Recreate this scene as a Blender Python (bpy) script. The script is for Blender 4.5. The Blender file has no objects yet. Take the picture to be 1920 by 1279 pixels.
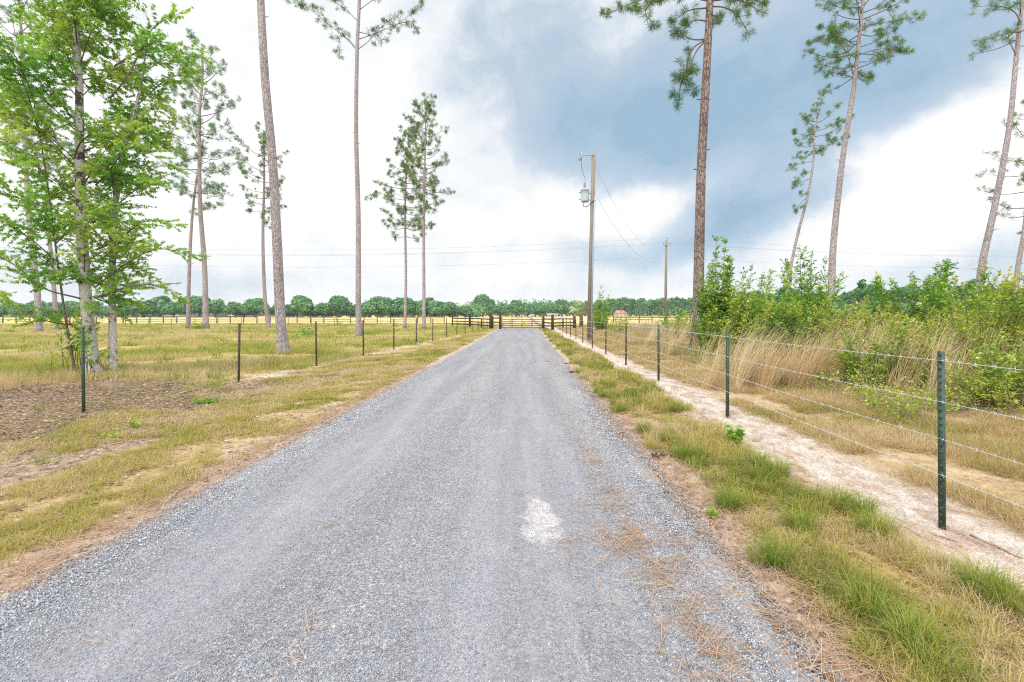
import bpy, math, random
import numpy as np
from mathutils import Vector, Matrix
rng = np.random.default_rng(7)
random.seed(7)
PI = math.pi
SC = bpy.context.scene
COL = SC.collection
F, VX, VY, CH = 853.0, 985.0, 590.0, 1.6        # lens in photo pixels, vanishing point, camera height

def WX(px, Y): return (px - VX) * Y / F
def WZ(py, Y): return CH - (py - VY) * Y / F

# ------------------------------------------------------------------ numbers
def _hash(i, j, s):
    n = np.sin(i * 127.1 + j * 311.7 + s * 74.7) * 43758.5453
    return n - np.floor(n)
def vnoise(x, y, s=0):
    x = np.asarray(x, float); y = np.asarray(y, float)
    i = np.floor(x); j = np.floor(y); u = x - i; v = y - j
    u = u*u*(3-2*u); v = v*v*(3-2*v)
    return (_hash(i, j, s)*(1-u) + _hash(i+1, j, s)*u)*(1-v) + (_hash(i, j+1, s)*(1-u) + _hash(i+1, j+1, s)*u)*v
def fbm(x, y, s=0, o=3):
    t = 0; a = .5; f = 1.0; n = 0
    for k in range(o):
        t = t + a*vnoise(np.asarray(x)*f, np.asarray(y)*f, s+k*13); n += a; a *= .5; f *= 2.03
    return t/n
def sst(v, a, b):
    t = np.clip((np.asarray(v, float)-a)/(b-a), 0, 1)
    return t*t*(3-2*t)
def height(x, y):
    x = np.asarray(x, float); y = np.asarray(y, float)
    off = np.clip(np.maximum(x-1.6, -3.1-x), 0, 1)
    h = (fbm(x*.6, y*.6, 3)-.5)*.10*off + (fbm(x*.09, y*.09, 5)-.5)*.25*sst(np.maximum(x-5, -7-x), 0, 6)
    h = h + .42*sst(x, 5.6, 9.5)*(1-sst(y, 45, 75))
    return h
def H1(x, y): return float(height(x, y))

def lin(r, g, b):
    f = lambda c: (c/255/12.92) if c/255 <= .04045 else ((c/255+.055)/1.055)**2.4
    return (f(r), f(g), f(b))
GAIN = .70
def A(r, g, b, k=1.0):
    c = lin(r, g, b)
    return (c[0]*GAIN*k, c[1]*GAIN*k, c[2]*GAIN*k, 1.0)

# ------------------------------------------------------------------ node helper
class NT:
    def __init__(s, tree): s.t = tree; s.t.nodes.clear()
    def n(s, ty, **kw):
        nd = s.t.nodes.new(ty)
        for k, v in kw.items(): setattr(nd, k, v)
        return nd
    def put(s, sock, v):
        if isinstance(v, bpy.types.NodeSocket): s.t.links.new(v, sock)
        elif v is not None: sock.default_value = v
    def math(s, op, a, b=None, c=None, clamp=False):
        nd = s.n('ShaderNodeMath', operation=op, use_clamp=clamp)
        s.put(nd.inputs[0], a); s.put(nd.inputs[1], b); s.put(nd.inputs[2], c)
        return nd.outputs[0]
    def add(s, a, b): return s.math('ADD', a, b)
    def sub(s, a, b): return s.math('SUBTRACT', a, b)
    def mul(s, a, b): return s.math('MULTIPLY', a, b)
    def noise(s, vec, scale, detail=4, rough=.6, color=False):
        nd = s.n('ShaderNodeTexNoise'); s.put(nd.inputs['Vector'], vec)
        nd.inputs['Scale'].default_value = scale; nd.inputs['Detail'].default_value = detail; nd.inputs['Roughness'].default_value = rough
        return nd.outputs['Color' if color else 'Fac']
    def vor(s, vec, scale, out='Distance', feature='F1', rand=1.0):
        nd = s.n('ShaderNodeTexVoronoi', feature=feature); s.put(nd.inputs['Vector'], vec)
        nd.inputs['Scale'].default_value = scale; nd.inputs['Randomness'].default_value = rand
        return nd.outputs[out]
    def mix(s, f, a, b, mode='MIX'):
        nd = s.n('ShaderNodeMix', data_type='RGBA', blend_type=mode)
        s.put(nd.inputs[0], f); s.put(nd.inputs[6], a); s.put(nd.inputs[7], b)
        return nd.outputs[2]
    def step(s, v, a, b):
        nd = s.n('ShaderNodeMapRange', interpolation_type='SMOOTHSTEP')
        s.put(nd.inputs[0], v); nd.inputs[1].default_value = a; nd.inputs[2].default_value = b
        return nd.outputs[0]
    def band(s, v, a, b, w): return s.mul(s.step(v, a-w, a+w), s.sub(1.0, s.step(v, b-w, b+w)))
    def ramp(s, f, stops):
        nd = s.n('ShaderNodeValToRGB'); s.put(nd.inputs[0], f)
        e = nd.color_ramp.elements
        while len(e) < len(stops): e.new(.5)
        for k, (p, c) in enumerate(stops): e[k].position = p; e[k].color = c
        return nd.outputs[0]
    def sep(s, vec):
        nd = s.n('ShaderNodeSeparateXYZ'); s.put(nd.inputs[0], vec); return nd.outputs
    def comb(s, x, y, z):
        nd = s.n('ShaderNodeCombineXYZ')
        for k, v in enumerate((x, y, z)): s.put(nd.inputs[k], v)
        return nd.outputs[0]
    def scale(s, vec, v3):
        nd = s.n('ShaderNodeVectorMath', operation='MULTIPLY'); s.put(nd.inputs[0], vec); nd.inputs[1].default_value = v3
        return nd.outputs[0]
    def pos(s): return s.n('ShaderNodeNewGeometry').outputs['Position']
    def objc(s): return s.n('ShaderNodeTexCoord').outputs['Object']
    def attr(s, name): return s.n('ShaderNodeAttribute', attribute_name=name).outputs['Fac']
    def bsdf(s, col, rough=.8, bump=None, bs=.3, bd=.02, spec=.3, metal=0.0):
        b = s.n('ShaderNodeBsdfPrincipled'); s.put(b.inputs['Base Color'], col); s.put(b.inputs['Roughness'], rough)
        b.inputs['Specular IOR Level'].default_value = spec; b.inputs['Metallic'].default_value = metal
        if bump is not None:
            bn = s.n('ShaderNodeBump'); bn.inputs['Strength'].default_value = bs; bn.inputs['Distance'].default_value = bd
            s.put(bn.inputs['Height'], bump); s.put(b.inputs['Normal'], bn.outputs[0])
        return b.outputs[0]
    def out(s, sh):
        o = s.n('ShaderNodeOutputMaterial'); s.t.links.new(sh, o.inputs['Surface'])
def newmat(name):
    m = bpy.data.materials.new(name); m.use_nodes = True
    return m, NT(m.node_tree)

def leafmat(name, stops, transl=.35, rough=.55, spec=.25, tint=(1.1, 1.15, .7, 1)):
    m, n = newmat(name)
    c = n.ramp(n.attr('rnd'), stops)
    d = n.bsdf(c, rough, spec=spec)
    t = n.n('ShaderNodeBsdfTranslucent'); n.put(t.inputs[0], n.mix(1.0, c, tint, 'MULTIPLY'))
    mx = n.n('ShaderNodeMixShader'); mx.inputs[0].default_value = transl
    n.t.links.new(d, mx.inputs[1]); n.t.links.new(t.outputs[0], mx.inputs[2]); n.out(mx.outputs[0])
    return m
def plainmat(name, c1, c2, scale=20, rough=.8, stretch=(1, 1, 1), bs=.2, bd=.005, spec=.3, metal=0.0):
    m, n = newmat(name)
    v = n.scale(n.pos(), stretch)
    f = n.noise(v, scale, 5, .65)
    c = n.ramp(f, [(.3, c1), (.7, c2)])
    n.out(n.bsdf(c, rough, f, bs, bd, spec, metal))
    return m

# ------------------------------------------------------------------ mesh builder
class MB:
    def __init__(s): s.v = []; s.q = []; s.t = []; s.r = []; s.n = 0
    def raw(s, v, quads=None, tris=None, rnd=0.5):
        v = np.asarray(v, float).reshape(-1, 3)
        s.v.append(v)
        s.r.append(np.broadcast_to(np.asarray(rnd, float), (len(v),)).copy())
        if quads is not None and len(quads): s.q.append(np.asarray(quads, int).reshape(-1, 4)+s.n)
        if tris is not None and len(tris): s.t.append(np.asarray(tris, int).reshape(-1, 3)+s.n)
        s.n += len(v)
    def inst(s, tv, quads, tris, pos, rot, scale, rnd):
        tv = np.asarray(tv, float); N = len(pos); k = len(tv)
        if N == 0: return
        sc = np.asarray(scale, float)
        sc = np.broadcast_to(sc.reshape(-1, 1, 1) if sc.ndim else sc, (N, 1, 1))
        V = np.einsum('nij,kj->nki', rot, tv)*sc + np.asarray(pos)[:, None, :]
        off = (np.arange(N)*k)[:, None, None]
        Q = (np.asarray(quads, int)[None]+off).reshape(-1, 4) if quads is not None else None
        T = (np.asarray(tris, int)[None]+off).reshape(-1, 3) if tris is not None else None
        s.raw(V.reshape(-1, 3), Q, T, np.repeat(np.broadcast_to(rnd, (N,)), k))
    def tube(s, pts, rad, n=6, cap=True, rnd=.5):
        P = np.asarray(pts, float); m = len(P)
        R = np.broadcast_to(np.asarray(rad, float), (m,))
        T = np.gradient(P, axis=0); T /= np.linalg.norm(T, axis=1)[:, None]+1e-9
        ref = np.array([1., 0, 0]) if abs(T[:, 2]).mean() > .6 else np.array([0, 0, 1.])
        U = np.cross(T, ref); U /= np.linalg.norm(U, axis=1)[:, None]+1e-9
        W = np.cross(T, U)
        a = np.arange(n)/n*2*PI
        V = P[:, None]+R[:, None, None]*(np.cos(a)[None, :, None]*U[:, None]+np.sin(a)[None, :, None]*W[:, None])
        i = np.arange(m-1)[:, None]*n; j = np.arange(n)[None]; j2 = (j+1) % n
        Q = np.stack([i+j, i+j2, i+n+j2, i+n+j], -1).reshape(-1, 4)
        V = V.reshape(-1, 3); tr = []
        if cap:
            V = np.vstack([V, P[0], P[-1]]); c0 = m*n; c1 = c0+1; e = (m-1)*n
            for k in range(n):
                tr.append((c0, (k+1) % n, k)); tr.append((c1, e+k, e+(k+1) % n))
        s.raw(V, Q, tr, rnd)
    def box(s, c, sz, rot=None, bev=0.0):
        x, y, z = [d/2 for d in sz]
        V = np.array([(-x, -y, -z), (x, -y, -z), (x, y, -z), (-x, y, -z), (-x, -y, z), (x, -y, z), (x, y, z), (-x, y, z)])
        if rot is not None: V = V @ np.asarray(rot).T
        s.raw(V+np.asarray(c), [(0, 3, 2, 1), (4, 5, 6, 7), (0, 1, 5, 4), (1, 2, 6, 5), (2, 3, 7, 6), (3, 0, 4, 7)])
    def build(s, name, mat, parent=None, origin=(0, 0, 0), smooth=False):
        V = np.vstack(s.v)-np.asarray(origin, float); R = np.concatenate(s.r)
        Q = np.vstack(s.q) if s.q else np.zeros((0, 4), int); T = np.vstack(s.t) if s.t else np.zeros((0, 3), int)
        me = bpy.data.meshes.new(name)
        me.vertices.add(len(V)); me.vertices.foreach_set('co', V.astype(np.float32).ravel())
        L = np.concatenate([Q.ravel(), T.ravel()]).astype(np.int32)
        me.loops.add(len(L)); me.loops.foreach_set('vertex_index', L)
        nq, nt = len(Q), len(T)
        me.polygons.add(nq+nt)
        st = np.concatenate([np.arange(nq)*4, nq*4+np.arange(nt)*3]).astype(np.int32)
        me.polygons.foreach_set('loop_start', st)
        me.update(calc_edges=True)
        if smooth: me.polygons.foreach_set('use_smooth', np.ones(nq+nt, bool))
        a = me.attributes.new('rnd', 'FLOAT', 'POINT'); a.data.foreach_set('value', R.astype(np.float32))
        me.materials.append(mat)
        o = bpy.data.objects.new(name, me); COL.objects.link(o)
        if parent is not None: o.parent = parent
        else: o.location = origin
        return o

def tag(o, label=None, cat=None, group=None, kind=None):
    if label: o['label'] = label
    if cat: o['category'] = cat
    if group: o['group'] = group
    if kind: o['kind'] = kind
    return o
def thing(name, label, cat, loc, group=None):
    o = bpy.data.objects.new(name, None); COL.objects.link(o); o.location = loc; o.empty_display_size = .2
    return tag(o, label, cat, group)
def copy_tree(o, parent=None):
    c = o.copy(); COL.objects.link(c); c.parent = parent
    for ch in list(o.children): copy_tree(ch, c)
    return c

def catmull(pts, rad, k=6):
    P = np.asarray(pts, float); R = np.asarray(rad, float)
    if len(P) < 3:
        t = np.linspace(0, 1, k+1)[:, None]; return P[0]*(1-t)+P[1]*t, R[0]*(1-t[:, 0])+R[1]*t[:, 0]
    E = np.vstack([2*P[0]-P[1], P, 2*P[-1]-P[-2]]); out = []; ro = []
    for i in range(len(P)-1):
        p0, p1, p2, p3 = E[i:i+4]
        for t in np.linspace(0, 1, k, endpoint=False):
            out.append(.5*((2*p1)+(-p0+p2)*t+(2*p0-5*p1+4*p2-p3)*t*t+(-p0+3*p1-3*p2+p3)*t**3)); ro.append(R[i]*(1-t)+R[i+1]*t)
    out.append(P[-1]); ro.append(R[-1])
    return np.array(out), np.array(ro)
def unit(v):
    v = np.asarray(v, float); return v/(np.linalg.norm(v, axis=-1, keepdims=True)+1e-9)
def frames(d, up):
    """rotation matrices with column y along d, z close to up"""
    y = unit(d); x = unit(np.cross(y, up)); z = np.cross(x, y)
    return np.stack([x, y, z], -1)

# ------------------------------------------------------------------ materials
def bark_mat(name, light, dark, zs=.28, sc=16, bd=.03, pink=None):
    m, n = newmat(name)
    p = n.pos(); v = n.scale(p, (1, 1, zs))
    wob = n.noise(v, 9, 4, .6, True)
    nd = n.n('ShaderNodeVectorMath', operation='ADD'); n.put(nd.inputs[0], v); n.put(nd.inputs[1], n.scale(wob, (.10, .10, .10)))
    e = n.vor(nd.outputs[0], sc, 'Distance', 'DISTANCE_TO_EDGE')
    cell = n.vor(nd.outputs[0], sc, 'Color')
    f = n.noise(v, 40, 5, .7)
    plate = n.mix(n.sep(cell)[0], light, pink or light)
    plate = n.mix(n.mul(n.step(f, .35, .7), .55), plate, dark)
    big = n.noise(p, .9, 3, .6)
    plate = n.mix(n.mul(n.step(big, .45, .7), .35), plate, dark)
    c = n.mix(n.step(e, .0, .09), dark, plate)
    hgt = n.add(n.mul(n.step(e, 0, .2), .7), n.mul(f, .5))
    n.out(n.bsdf(c, .9, hgt, .7, bd, .15))
    return m
M = {}
M['pine_bark'] = bark_mat('pine_bark', A(194, 184, 186), A(120, 108, 109), pink=A(212, 201, 201))
M['pine_bark_dark'] = bark_mat('pine_bark_dark', A(166, 148, 140), A(70, 58, 55), pink=A(188, 168, 158), sc=12, bd=.05)
M['pine_branch'] = plainmat('pine_branch_bark', A(95, 80, 76), A(150, 128, 120), 14)
M['twig'] = plainmat('twig_bark', A(80, 68, 58), A(135, 118, 104), 18)
M['needle'] = leafmat('pine_needles_green', [(0, A(52, 92, 50)), (.5, A(102, 144, 72)), (.85, A(150, 176, 84)), (1, A(180, 166, 92))], .3)
M['needle_teal'] = leafmat('pine_needles_bluish', [(0, A(76, 120, 92)), (.5, A(112, 156, 114)), (.85, A(150, 182, 116)), (1, A(176, 178, 108))], .35)
M['maple_leaf'] = leafmat('maple_leaf', [(0, A(88, 150, 64)), (.45, A(136, 190, 84)), (.9, A(190, 218, 106)), (1, A(208, 220, 124))], .55)
M['shrub_green'] = leafmat('shrub_leaf_green', [(0, A(86, 140, 48)), (.5, A(140, 186, 64)), (.9, A(190, 210, 88)), (1, A(208, 208, 106))], .34)
M['shrub_yellow'] = leafmat('shrub_leaf_yellow', [(0, A(104, 146, 50)), (.4, A(152, 182, 64)), (.75, A(204, 208, 86)), (.92, A(222, 192, 80)), (1, A(226, 226, 150))], .34)
M['shrub_mixed'] = leafmat('shrub_leaf_mixed', [(0, A(98, 138, 48)), (.4, A(146, 180, 60)), (.75, A(190, 202, 84)), (.92, A(214, 194, 80)), (1, A(230, 230, 176))], .34)
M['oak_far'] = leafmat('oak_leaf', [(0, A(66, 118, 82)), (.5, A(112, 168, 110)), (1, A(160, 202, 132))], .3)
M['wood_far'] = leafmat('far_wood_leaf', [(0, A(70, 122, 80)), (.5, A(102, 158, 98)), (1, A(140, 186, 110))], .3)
M['grass_verge'] = leafmat('verge_grass_blade', [(0, A(116, 138, 60)), (.25, A(178, 180, 80)), (.55, A(204, 190, 102)), (.8, A(216, 192, 138)), (1, A(230, 212, 174))], .4, .7, tint=(1.02, 1.03, .92, 1))
M['grass_green'] = leafmat('green_grass_blade', [(0, A(104, 140, 50)), (.45, A(152, 170, 72)), (.8, A(188, 186, 96)), (1, A(208, 194, 124))], .4, .7, tint=(1.02, 1.03, .92, 1))
M['grass_dry'] = leafmat('dry_grass_blade', [(0, A(160, 162, 84)), (.3, A(204, 184, 122)), (.7, A(218, 190, 142)), (1, A(230, 210, 174))], .4, .7, tint=(1.02, 1.03, .92, 1))
M['grass_field'] = leafmat('field_grass_blade', [(0, A(152, 168, 72)), (.4, A(192, 190, 96)), (.7, A(210, 192, 128)), (1, A(226, 204, 164))], .4, .7, tint=(1.02, 1.03, .92, 1))
M['broom'] = leafmat('broomsedge_blade', [(0, A(206, 174, 126)), (.5, A(228, 198, 152)), (1, A(242, 222, 186))], .4, .7, tint=(1.02, 1.03, .92, 1))
M['litter'] = leafmat('dead_leaf', [(0, A(86, 66, 58)), (.4, A(138, 112, 96)), (.75, A(172, 146, 130)), (1, A(216, 200, 186))], .05, .8)
M['dead_needle'] = leafmat('dead_pine_needle', [(0, A(146, 114, 90)), (.5, A(184, 148, 118)), (1, A(214, 188, 160))], .05, .8)
M['stone'] = leafmat('gravel_stone', [(0, A(116, 119, 127)), (.35, A(152, 155, 164)), (.75, A(180, 183, 191)), (.93, A(208, 210, 215)), (.97, A(192, 176, 162)), (1, A(224, 222, 218))], .0, .85, .15)
M['dead_wood'] = plainmat('weathered_wood', A(150, 136, 122), A(214, 204, 192), 8, stretch=(6, 1, 6))
M['clod'] = plainmat('dark_soil', A(40, 34, 34), A(82, 70, 66), 40)

# ground ------------------------------------------------------------
def ground_mat():
    m, n = newmat('ground_soil_and_grass')
    p = n.pos(); x, y, z = n.sep(p)
    big = n.noise(p, .22, 5, .62); mid = n.noise(p, .9, 5, .65); fine = n.noise(p, 9, 6, .7); tiny = n.noise(p, 60, 4, .7)
    xw = n.add(x, n.mul(n.sub(mid, .5), 1.0)); xw = n.add(xw, n.mul(n.sub(fine, .5), .35))
    field = n.ramp(n.add(n.mul(big, .55), n.mul(mid, .45)), [(.40, A(160, 162, 86)), (.48, A(186, 174, 106)), (.54, A(204, 178, 122)), (.62, A(212, 184, 146))])
    field = n.mix(1.0, field, n.ramp(n.add(n.mul(fine, .6), n.mul(n.noise(p, 3.0, 4, .7), .4)), [(.36, (.66, .66, .62, 1)), (.55, (1.06, 1.05, 1.03, 1))]), 'MULTIPLY')
    far = n.ramp(n.noise(n.scale(p, (.25, 1, 1)), .05, 4, .6), [(.35, A(226, 206, 132)), (.5, A(236, 204, 140)), (.65, A(238, 196, 138))])
    c = n.mix(n.step(y, 82, 86), field, far)
    # left of the road: tan, half bare
    soil = n.ramp(n.add(n.mul(fine, .6), n.mul(mid, .4)), [(.37, A(112, 95, 84)), (.48, A(158, 137, 121)), (.58, A(192, 172, 154)), (.68, A(182, 166, 124))])
    nearm = n.mul(n.step(xw, -7.2, -6.2), n.sub(1.0, n.step(y, 9, 26)))
    c = n.mix(nearm, c, soil)
    # dark leafy dirt around the tree
    dx = n.math('DIVIDE', n.add(x, 8.8), 4.6); dy = n.math('DIVIDE', n.sub(y, 8.0), 3.4)
    d2 = n.add(n.add(n.mul(dx, dx), n.mul(dy, dy)), n.mul(n.sub(mid, .5), 2.6))
    dirt = n.ramp(n.add(n.mul(fine, .5), n.mul(tiny, .5)), [(.36, A(84, 69, 61)), (.48, A(124, 104, 92)), (.6, A(172, 150, 134))])
    c = n.mix(n.mul(n.sub(1.0, n.step(d2, .2, 1.5)), .85), c, dirt)
    # sandy strip under the post line
    fx = n.sub(xw, n.add(-7.55, n.mul(y, .068)))
    sandc = n.ramp(n.add(n.mul(fine, .6), n.mul(mid, .4)), [(.36, A(176, 146, 126)), (.48, A(214, 190, 172)), (.6, A(234, 222, 212))])
    c = n.mix(n.mul(n.mul(n.band(fx, -.55, .45, .35), n.step(y, 9.5, 12)), .8), c, sandc)
    # verge
    verge = n.ramp(n.add(n.mul(fine, .55), n.mul(mid, .45)), [(.36, A(138, 120, 84)), (.47, A(184, 160, 112)), (.6, A(214, 190, 152))])
    c = n.mix(n.mul(n.band(xw, -4.6, -3.0, .3), .9), c, verge)
    marg = n.ramp(n.add(n.mul(fine, .4), n.mul(n.noise(n.scale(p, (14, 3, 6)), 4, 5, .7), .6)), [(.36, A(142, 116, 100)), (.47, A(194, 168, 148)), (.6, A(224, 208, 194))])
    c = n.mix(n.band(xw, -3.45, -2.2, .12), c, marg)
    # right side
    c = n.mix(n.band(xw, .6, 2.0, .14), c, marg)
    vr = n.ramp(fine, [(.36, A(116, 100, 62)), (.5, A(160, 140, 80)), (.66, A(198, 168, 116))])
    c = n.mix(n.band(xw, 1.85, 2.75, .18), c, vr)
    sand2 = n.ramp(n.add(n.mul(n.noise(n.scale(p, (2.2, .9, 1)), 2.2, 6, .7), .75), n.mul(tiny, .25)), [(.36, A(150, 126, 110)), (.45, A(196, 176, 160)), (.53, A(214, 205, 196)), (.7, A(228, 224, 219))])
    c = n.mix(n.band(xw, 2.58, 3.85, .22), c, sand2)
    dry = n.ramp(n.add(n.mul(fine, .5), n.mul(mid, .5)), [(.37, A(140, 118, 96)), (.48, A(186, 160, 128)), (.58, A(214, 194, 166))])
    near = n.sub(1.0, n.step(y, 62, 78))
    c = n.mix(n.mul(n.band(xw, 3.75, 6.8, .3), near), c, dry)
    brush = n.ramp(fine, [(.36, A(104, 88, 62)), (.5, A(146, 124, 86)), (.66, A(186, 158, 116))])
    c = n.mix(n.mul(n.mul(n.step(xw, 6.2, 7.2), near), .9), c, brush)
    grit = n.ramp(tiny, [(.32, (.6, .6, .6, 1)), (.55, (1.04, 1.04, 1.04, 1))])
    c = n.mix(1.0, c, grit, 'MULTIPLY')
    n.out(n.bsdf(c, .95, n.add(n.mul(fine, .5), n.mul(tiny, .5)), .45, .02, .1))
    return m
M['ground'] = ground_mat()

def road_mat():
    m, n = newmat('gravel')
    p = n.pos(); x, y, z = n.sep(p); p2 = n.comb(x, y, 0.0)
    mid = n.noise(p2, 1.1, 4, .6); fine = n.noise(p2, 8, 5, .7)
    strk = n.noise(n.scale(p2, (2.4, .16, 1)), 1.0, 5, .65)
    v1 = n.vor(p2, 75, 'Color'); d1 = n.vor(p2, 75, 'Distance'); v2 = n.vor(p2, 150, 'Color'); d2 = n.vor(p2, 150, 'Distance')
    stone = n.ramp(n.sep(v1)[0], [(0, A(110, 110, 115)), (.35, A(140, 140, 145)), (.7, A(158, 158, 163)), (.92, A(176, 177, 182)), (1, A(200, 196, 190))])
    dust = n.ramp(n.sep(v2)[1], [(0, A(134, 134, 141)), (.5, A(152, 152, 159)), (1, A(170, 170, 175))])
    xw = n.add(x, n.mul(n.sub(mid, .5), .35))
    packed = n.add(n.band(xw, -.55, .55, .25), n.band(xw, -2.35, -1.45, .2))
    packed = n.mul(packed, n.step(strk, .3, .55))
    c = n.mix(n.mul(packed, .85), stone, dust)
    c = n.mix(n.mul(n.step(n.noise(p2, 2.2, 5, .7), .52, .66), .3), c, A(186, 176, 168))
    shade = n.ramp(n.step(strk, .3, .7), [(0, (.80, .80, .80, 1)), (1, (1.10, 1.10, 1.10, 1))])
    c = n.mix(1.0, c, shade, 'MULTIPLY')
    # brownish dust and needles along the crown and the right edge
    br = n.add(n.mul(n.band(xw, .62, 1.05, .2), .5), n.mul(n.band(xw, -1.35, -.75, .2), .25))
    c = n.mix(n.mul(br, n.step(fine, .48, .62)), c, A(196, 168, 146))
    edge = n.add(n.step(xw, 1.05, 1.4), n.sub(1.0, n.step(xw, -2.95, -2.7)))
    c = n.mix(n.mul(edge, n.step(fine, .5, .62)), c, A(190, 158, 132))
    # lime stain
    dx = n.math('DIVIDE', n.sub(x, n.add(.12, n.mul(n.sub(3.5, y), .03))), n.add(.135, n.mul(n.sub(3.5, y), .06))); dy = n.math('DIVIDE', n.sub(y, 3.5), .50)
    sk = n.add(n.add(n.mul(dx, dx), n.mul(dy, dy)), n.add(n.mul(n.sub(n.noise(p2, 5, 3, .6), .5), 4.2), n.mul(n.sub(n.noise(p2, 45, 4, .7), .5), 2.6)))
    lime = n.mul(n.sub(1.0, n.step(sk, .3, 1.3)), n.step(n.add(n.noise(p2, 60, 4, .75), n.mul(n.sub(n.noise(p2, 14, 3, .6), .5), .5)), .40, .50))
    c = n.mix(n.mul(lime, .92), c, A(196, 193, 191))
    hgt = n.add(n.mul(n.sub(1.0, d1), .7), n.mul(n.sub(1.0, d2), .3))
    n.out(n.bsdf(c, .9, hgt, .4, .010, .15))
    return m
M['road'] = road_mat()

# ------------------------------------------------------------------ setting
def axis(lo, hi, step, far_lo, far_hi, g=1.16):
    a = list(np.arange(lo, hi+1e-6, step)); s = step
    v = a[-1]
    while v < far_hi: s *= g; v += s; a.append(v)
    s = step; v = a[0]
    while v > far_lo: s *= g; v -= s; a.insert(0, v)
    return np.array(a)
xs = axis(-13, 14, .14, -1600, 1600); ys = axis(0, 26, .16, -60, 2500)
GX, GY = np.meshgrid(xs, ys)
GZ = height(GX, GY)
inroad = (GX > -2.75) & (GX < 1.3) & (GY < 53)
GZ = np.where(inroad, GZ-.03, GZ)
b = MB(); nx = len(xs); ny = len(ys)
i, j = np.meshgrid(np.arange(nx-1), np.arange(ny-1)); k = (j*nx+i).ravel()
b.raw(np.stack([GX, GY, GZ], -1).reshape(-1, 3), np.stack([k, k+1, k+1+nx, k+nx], -1))
tag(b.build('ground', M['ground'], smooth=True), 'flat ground of dry grass, sand and bare soil reaching the horizon', 'ground', kind='structure')

ry = np.concatenate([np.arange(-6, 12, .05), np.arange(12, 56, .2)])
L0 = -2.92 + (fbm(ry*1.3, ry*0, 21, 4)-.5)*.36 - .006*np.clip(ry-8, 0, 60)*.6
R0 = 1.34 + (fbm(ry*1.1, ry*0+5, 31, 4)-.5)*.36 + .006*np.clip(ry-8, 0, 60)*1.2
b = MB(); nn = 26; t = np.linspace(0, 1, nn)
RX = L0[:, None]*(1-t)+R0[:, None]*t
RZ = np.minimum(.035, .14*np.minimum(t, 1-t)*4)[None]+0*RX
RZ[:, 0] = -.02; RZ[:, -1] = -.02
for cx_ in (0.0, -1.9): RZ -= .018*np.exp(-((RX-cx_)/.4)**2)
RZ[:, 1:-1] = np.maximum(RZ[:, 1:-1], .008)
RY = np.repeat(ry[:, None], nn, 1)
i, j = np.meshgrid(np.arange(nn-1), np.arange(len(ry)-1)); k = (j*nn+i).ravel()
b.raw(np.stack([RX, RY, RZ], -1).reshape(-1, 3), np.stack([k, k+1, k+1+nn, k+nn], -1))
tag(b.build('road', M['road'], smooth=True), 'grey gravel lane running straight to the gate', 'road', kind='structure')

M['water'] = plainmat('still_water', (.10, .14, .17, 1), (.12, .16, .19, 1), .3, .04, bs=.02, spec=.5)
b = MB(); N = 40; a_ = np.arange(N)/N*2*PI
P = np.stack([WX(415, 420)+62*np.cos(a_)*(1+.12*np.sin(3*a_)), 470+170*np.sin(a_), 0*a_], -1); P[:, 2] = .5
b.raw(np.vstack([P, [[WX(415, 420), 470, .5]]]), None, [(q, (q+1) % N, N) for q in range(N)])
tag(b.build('water', M['water']), 'bright strip of water far behind the oak row', 'water', kind='structure')
# loose gravel --------------------------------------------------------
def rot_random(N, flat=0.0):
    q = rng.normal(size=(N, 4)); q /= np.linalg.norm(q, axis=1)[:, None]
    w, x, y, z = q.T
    R = np.stack([np.stack([1-2*(y*y+z*z), 2*(x*y-z*w), 2*(x*z+y*w)], -1), np.stack([2*(x*y+z*w), 1-2*(x*x+z*z), 2*(y*z-x*w)], -1), np.stack([2*(x*z-y*w), 2*(y*z+x*w), 1-2*(x*x+y*y)], -1)], -2)
    return R
def road_z(X):
    t_ = (X+2.92)/4.26
    return np.maximum(np.minimum(.035, .56*np.minimum(t_, 1-t_))-.018*(np.exp(-(X/.4)**2)+np.exp(-((X+1.9)/.4)**2)), .006)
stv = np.array([(1, .1, .2), (-.9, .2, -.1), (.1, .85, .1), (-.1, -.9, .15), (.2, .1, .7), (-.15, 0, -.65), (.6, .6, .4), (-.55, -.5, .45)])
def hull_tris(V):
    import bmesh
    bm = bmesh.new(); [bm.verts.new(v) for v in V]
    r = bmesh.ops.convex_hull(bm, input=bm.verts); bm.verts.index_update()
    T = [[v.index for v in f.verts] for f in bm.faces]; bm.free(); return T
stt = hull_tris(stv)
b = MB()
N = 140000
Y = 1.75*(22/1.75)**rng.random(N)
X = -2.95+4.35*rng.random(N)
packed = np.exp(-((X-.02)/.5)**4)+np.exp(-((X+1.9)/.42)**4)
edge = sst(X, .55, 1.1)+sst(-X, 2.0, 2.7)
keep = rng.random(N) < np.clip(.62-.42*packed*sst(fbm(X*2.4, Y*.3, 9), .35, .6)+.5*edge, .12, 1)
inpatch = (((X-.12)/.2)**2+((Y-3.5)/.45)**2+(fbm(X*9, Y*6, 17)-.5)*2.5 < .9) & (rng.random(N) < .2)
keep &= ~inpatch
keep &= rng.random(N) < 1-sst(Y, 5, 21)
X, Y = X[keep], Y[keep]; N = len(X)
e = edge[keep]
sz = (.0036+.0042*rng.random(N)**2.2+.0030*np.clip(e, 0, 1)*rng.random(N))*np.clip(Y/3.2, .9, 2.2)**.6
zz = road_z(X)+.15*sz
b.inst(stv, None, stt, np.stack([X, Y, zz], -1), rot_random(N), sz, np.clip(rng.beta(2, 2, N)+.12*np.clip(e, 0, 1), 0, 1))
N = 190000
Y = 1.7*(7.5/1.7)**rng.random(N); X = -2.93+4.3*rng.random(N)
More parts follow.
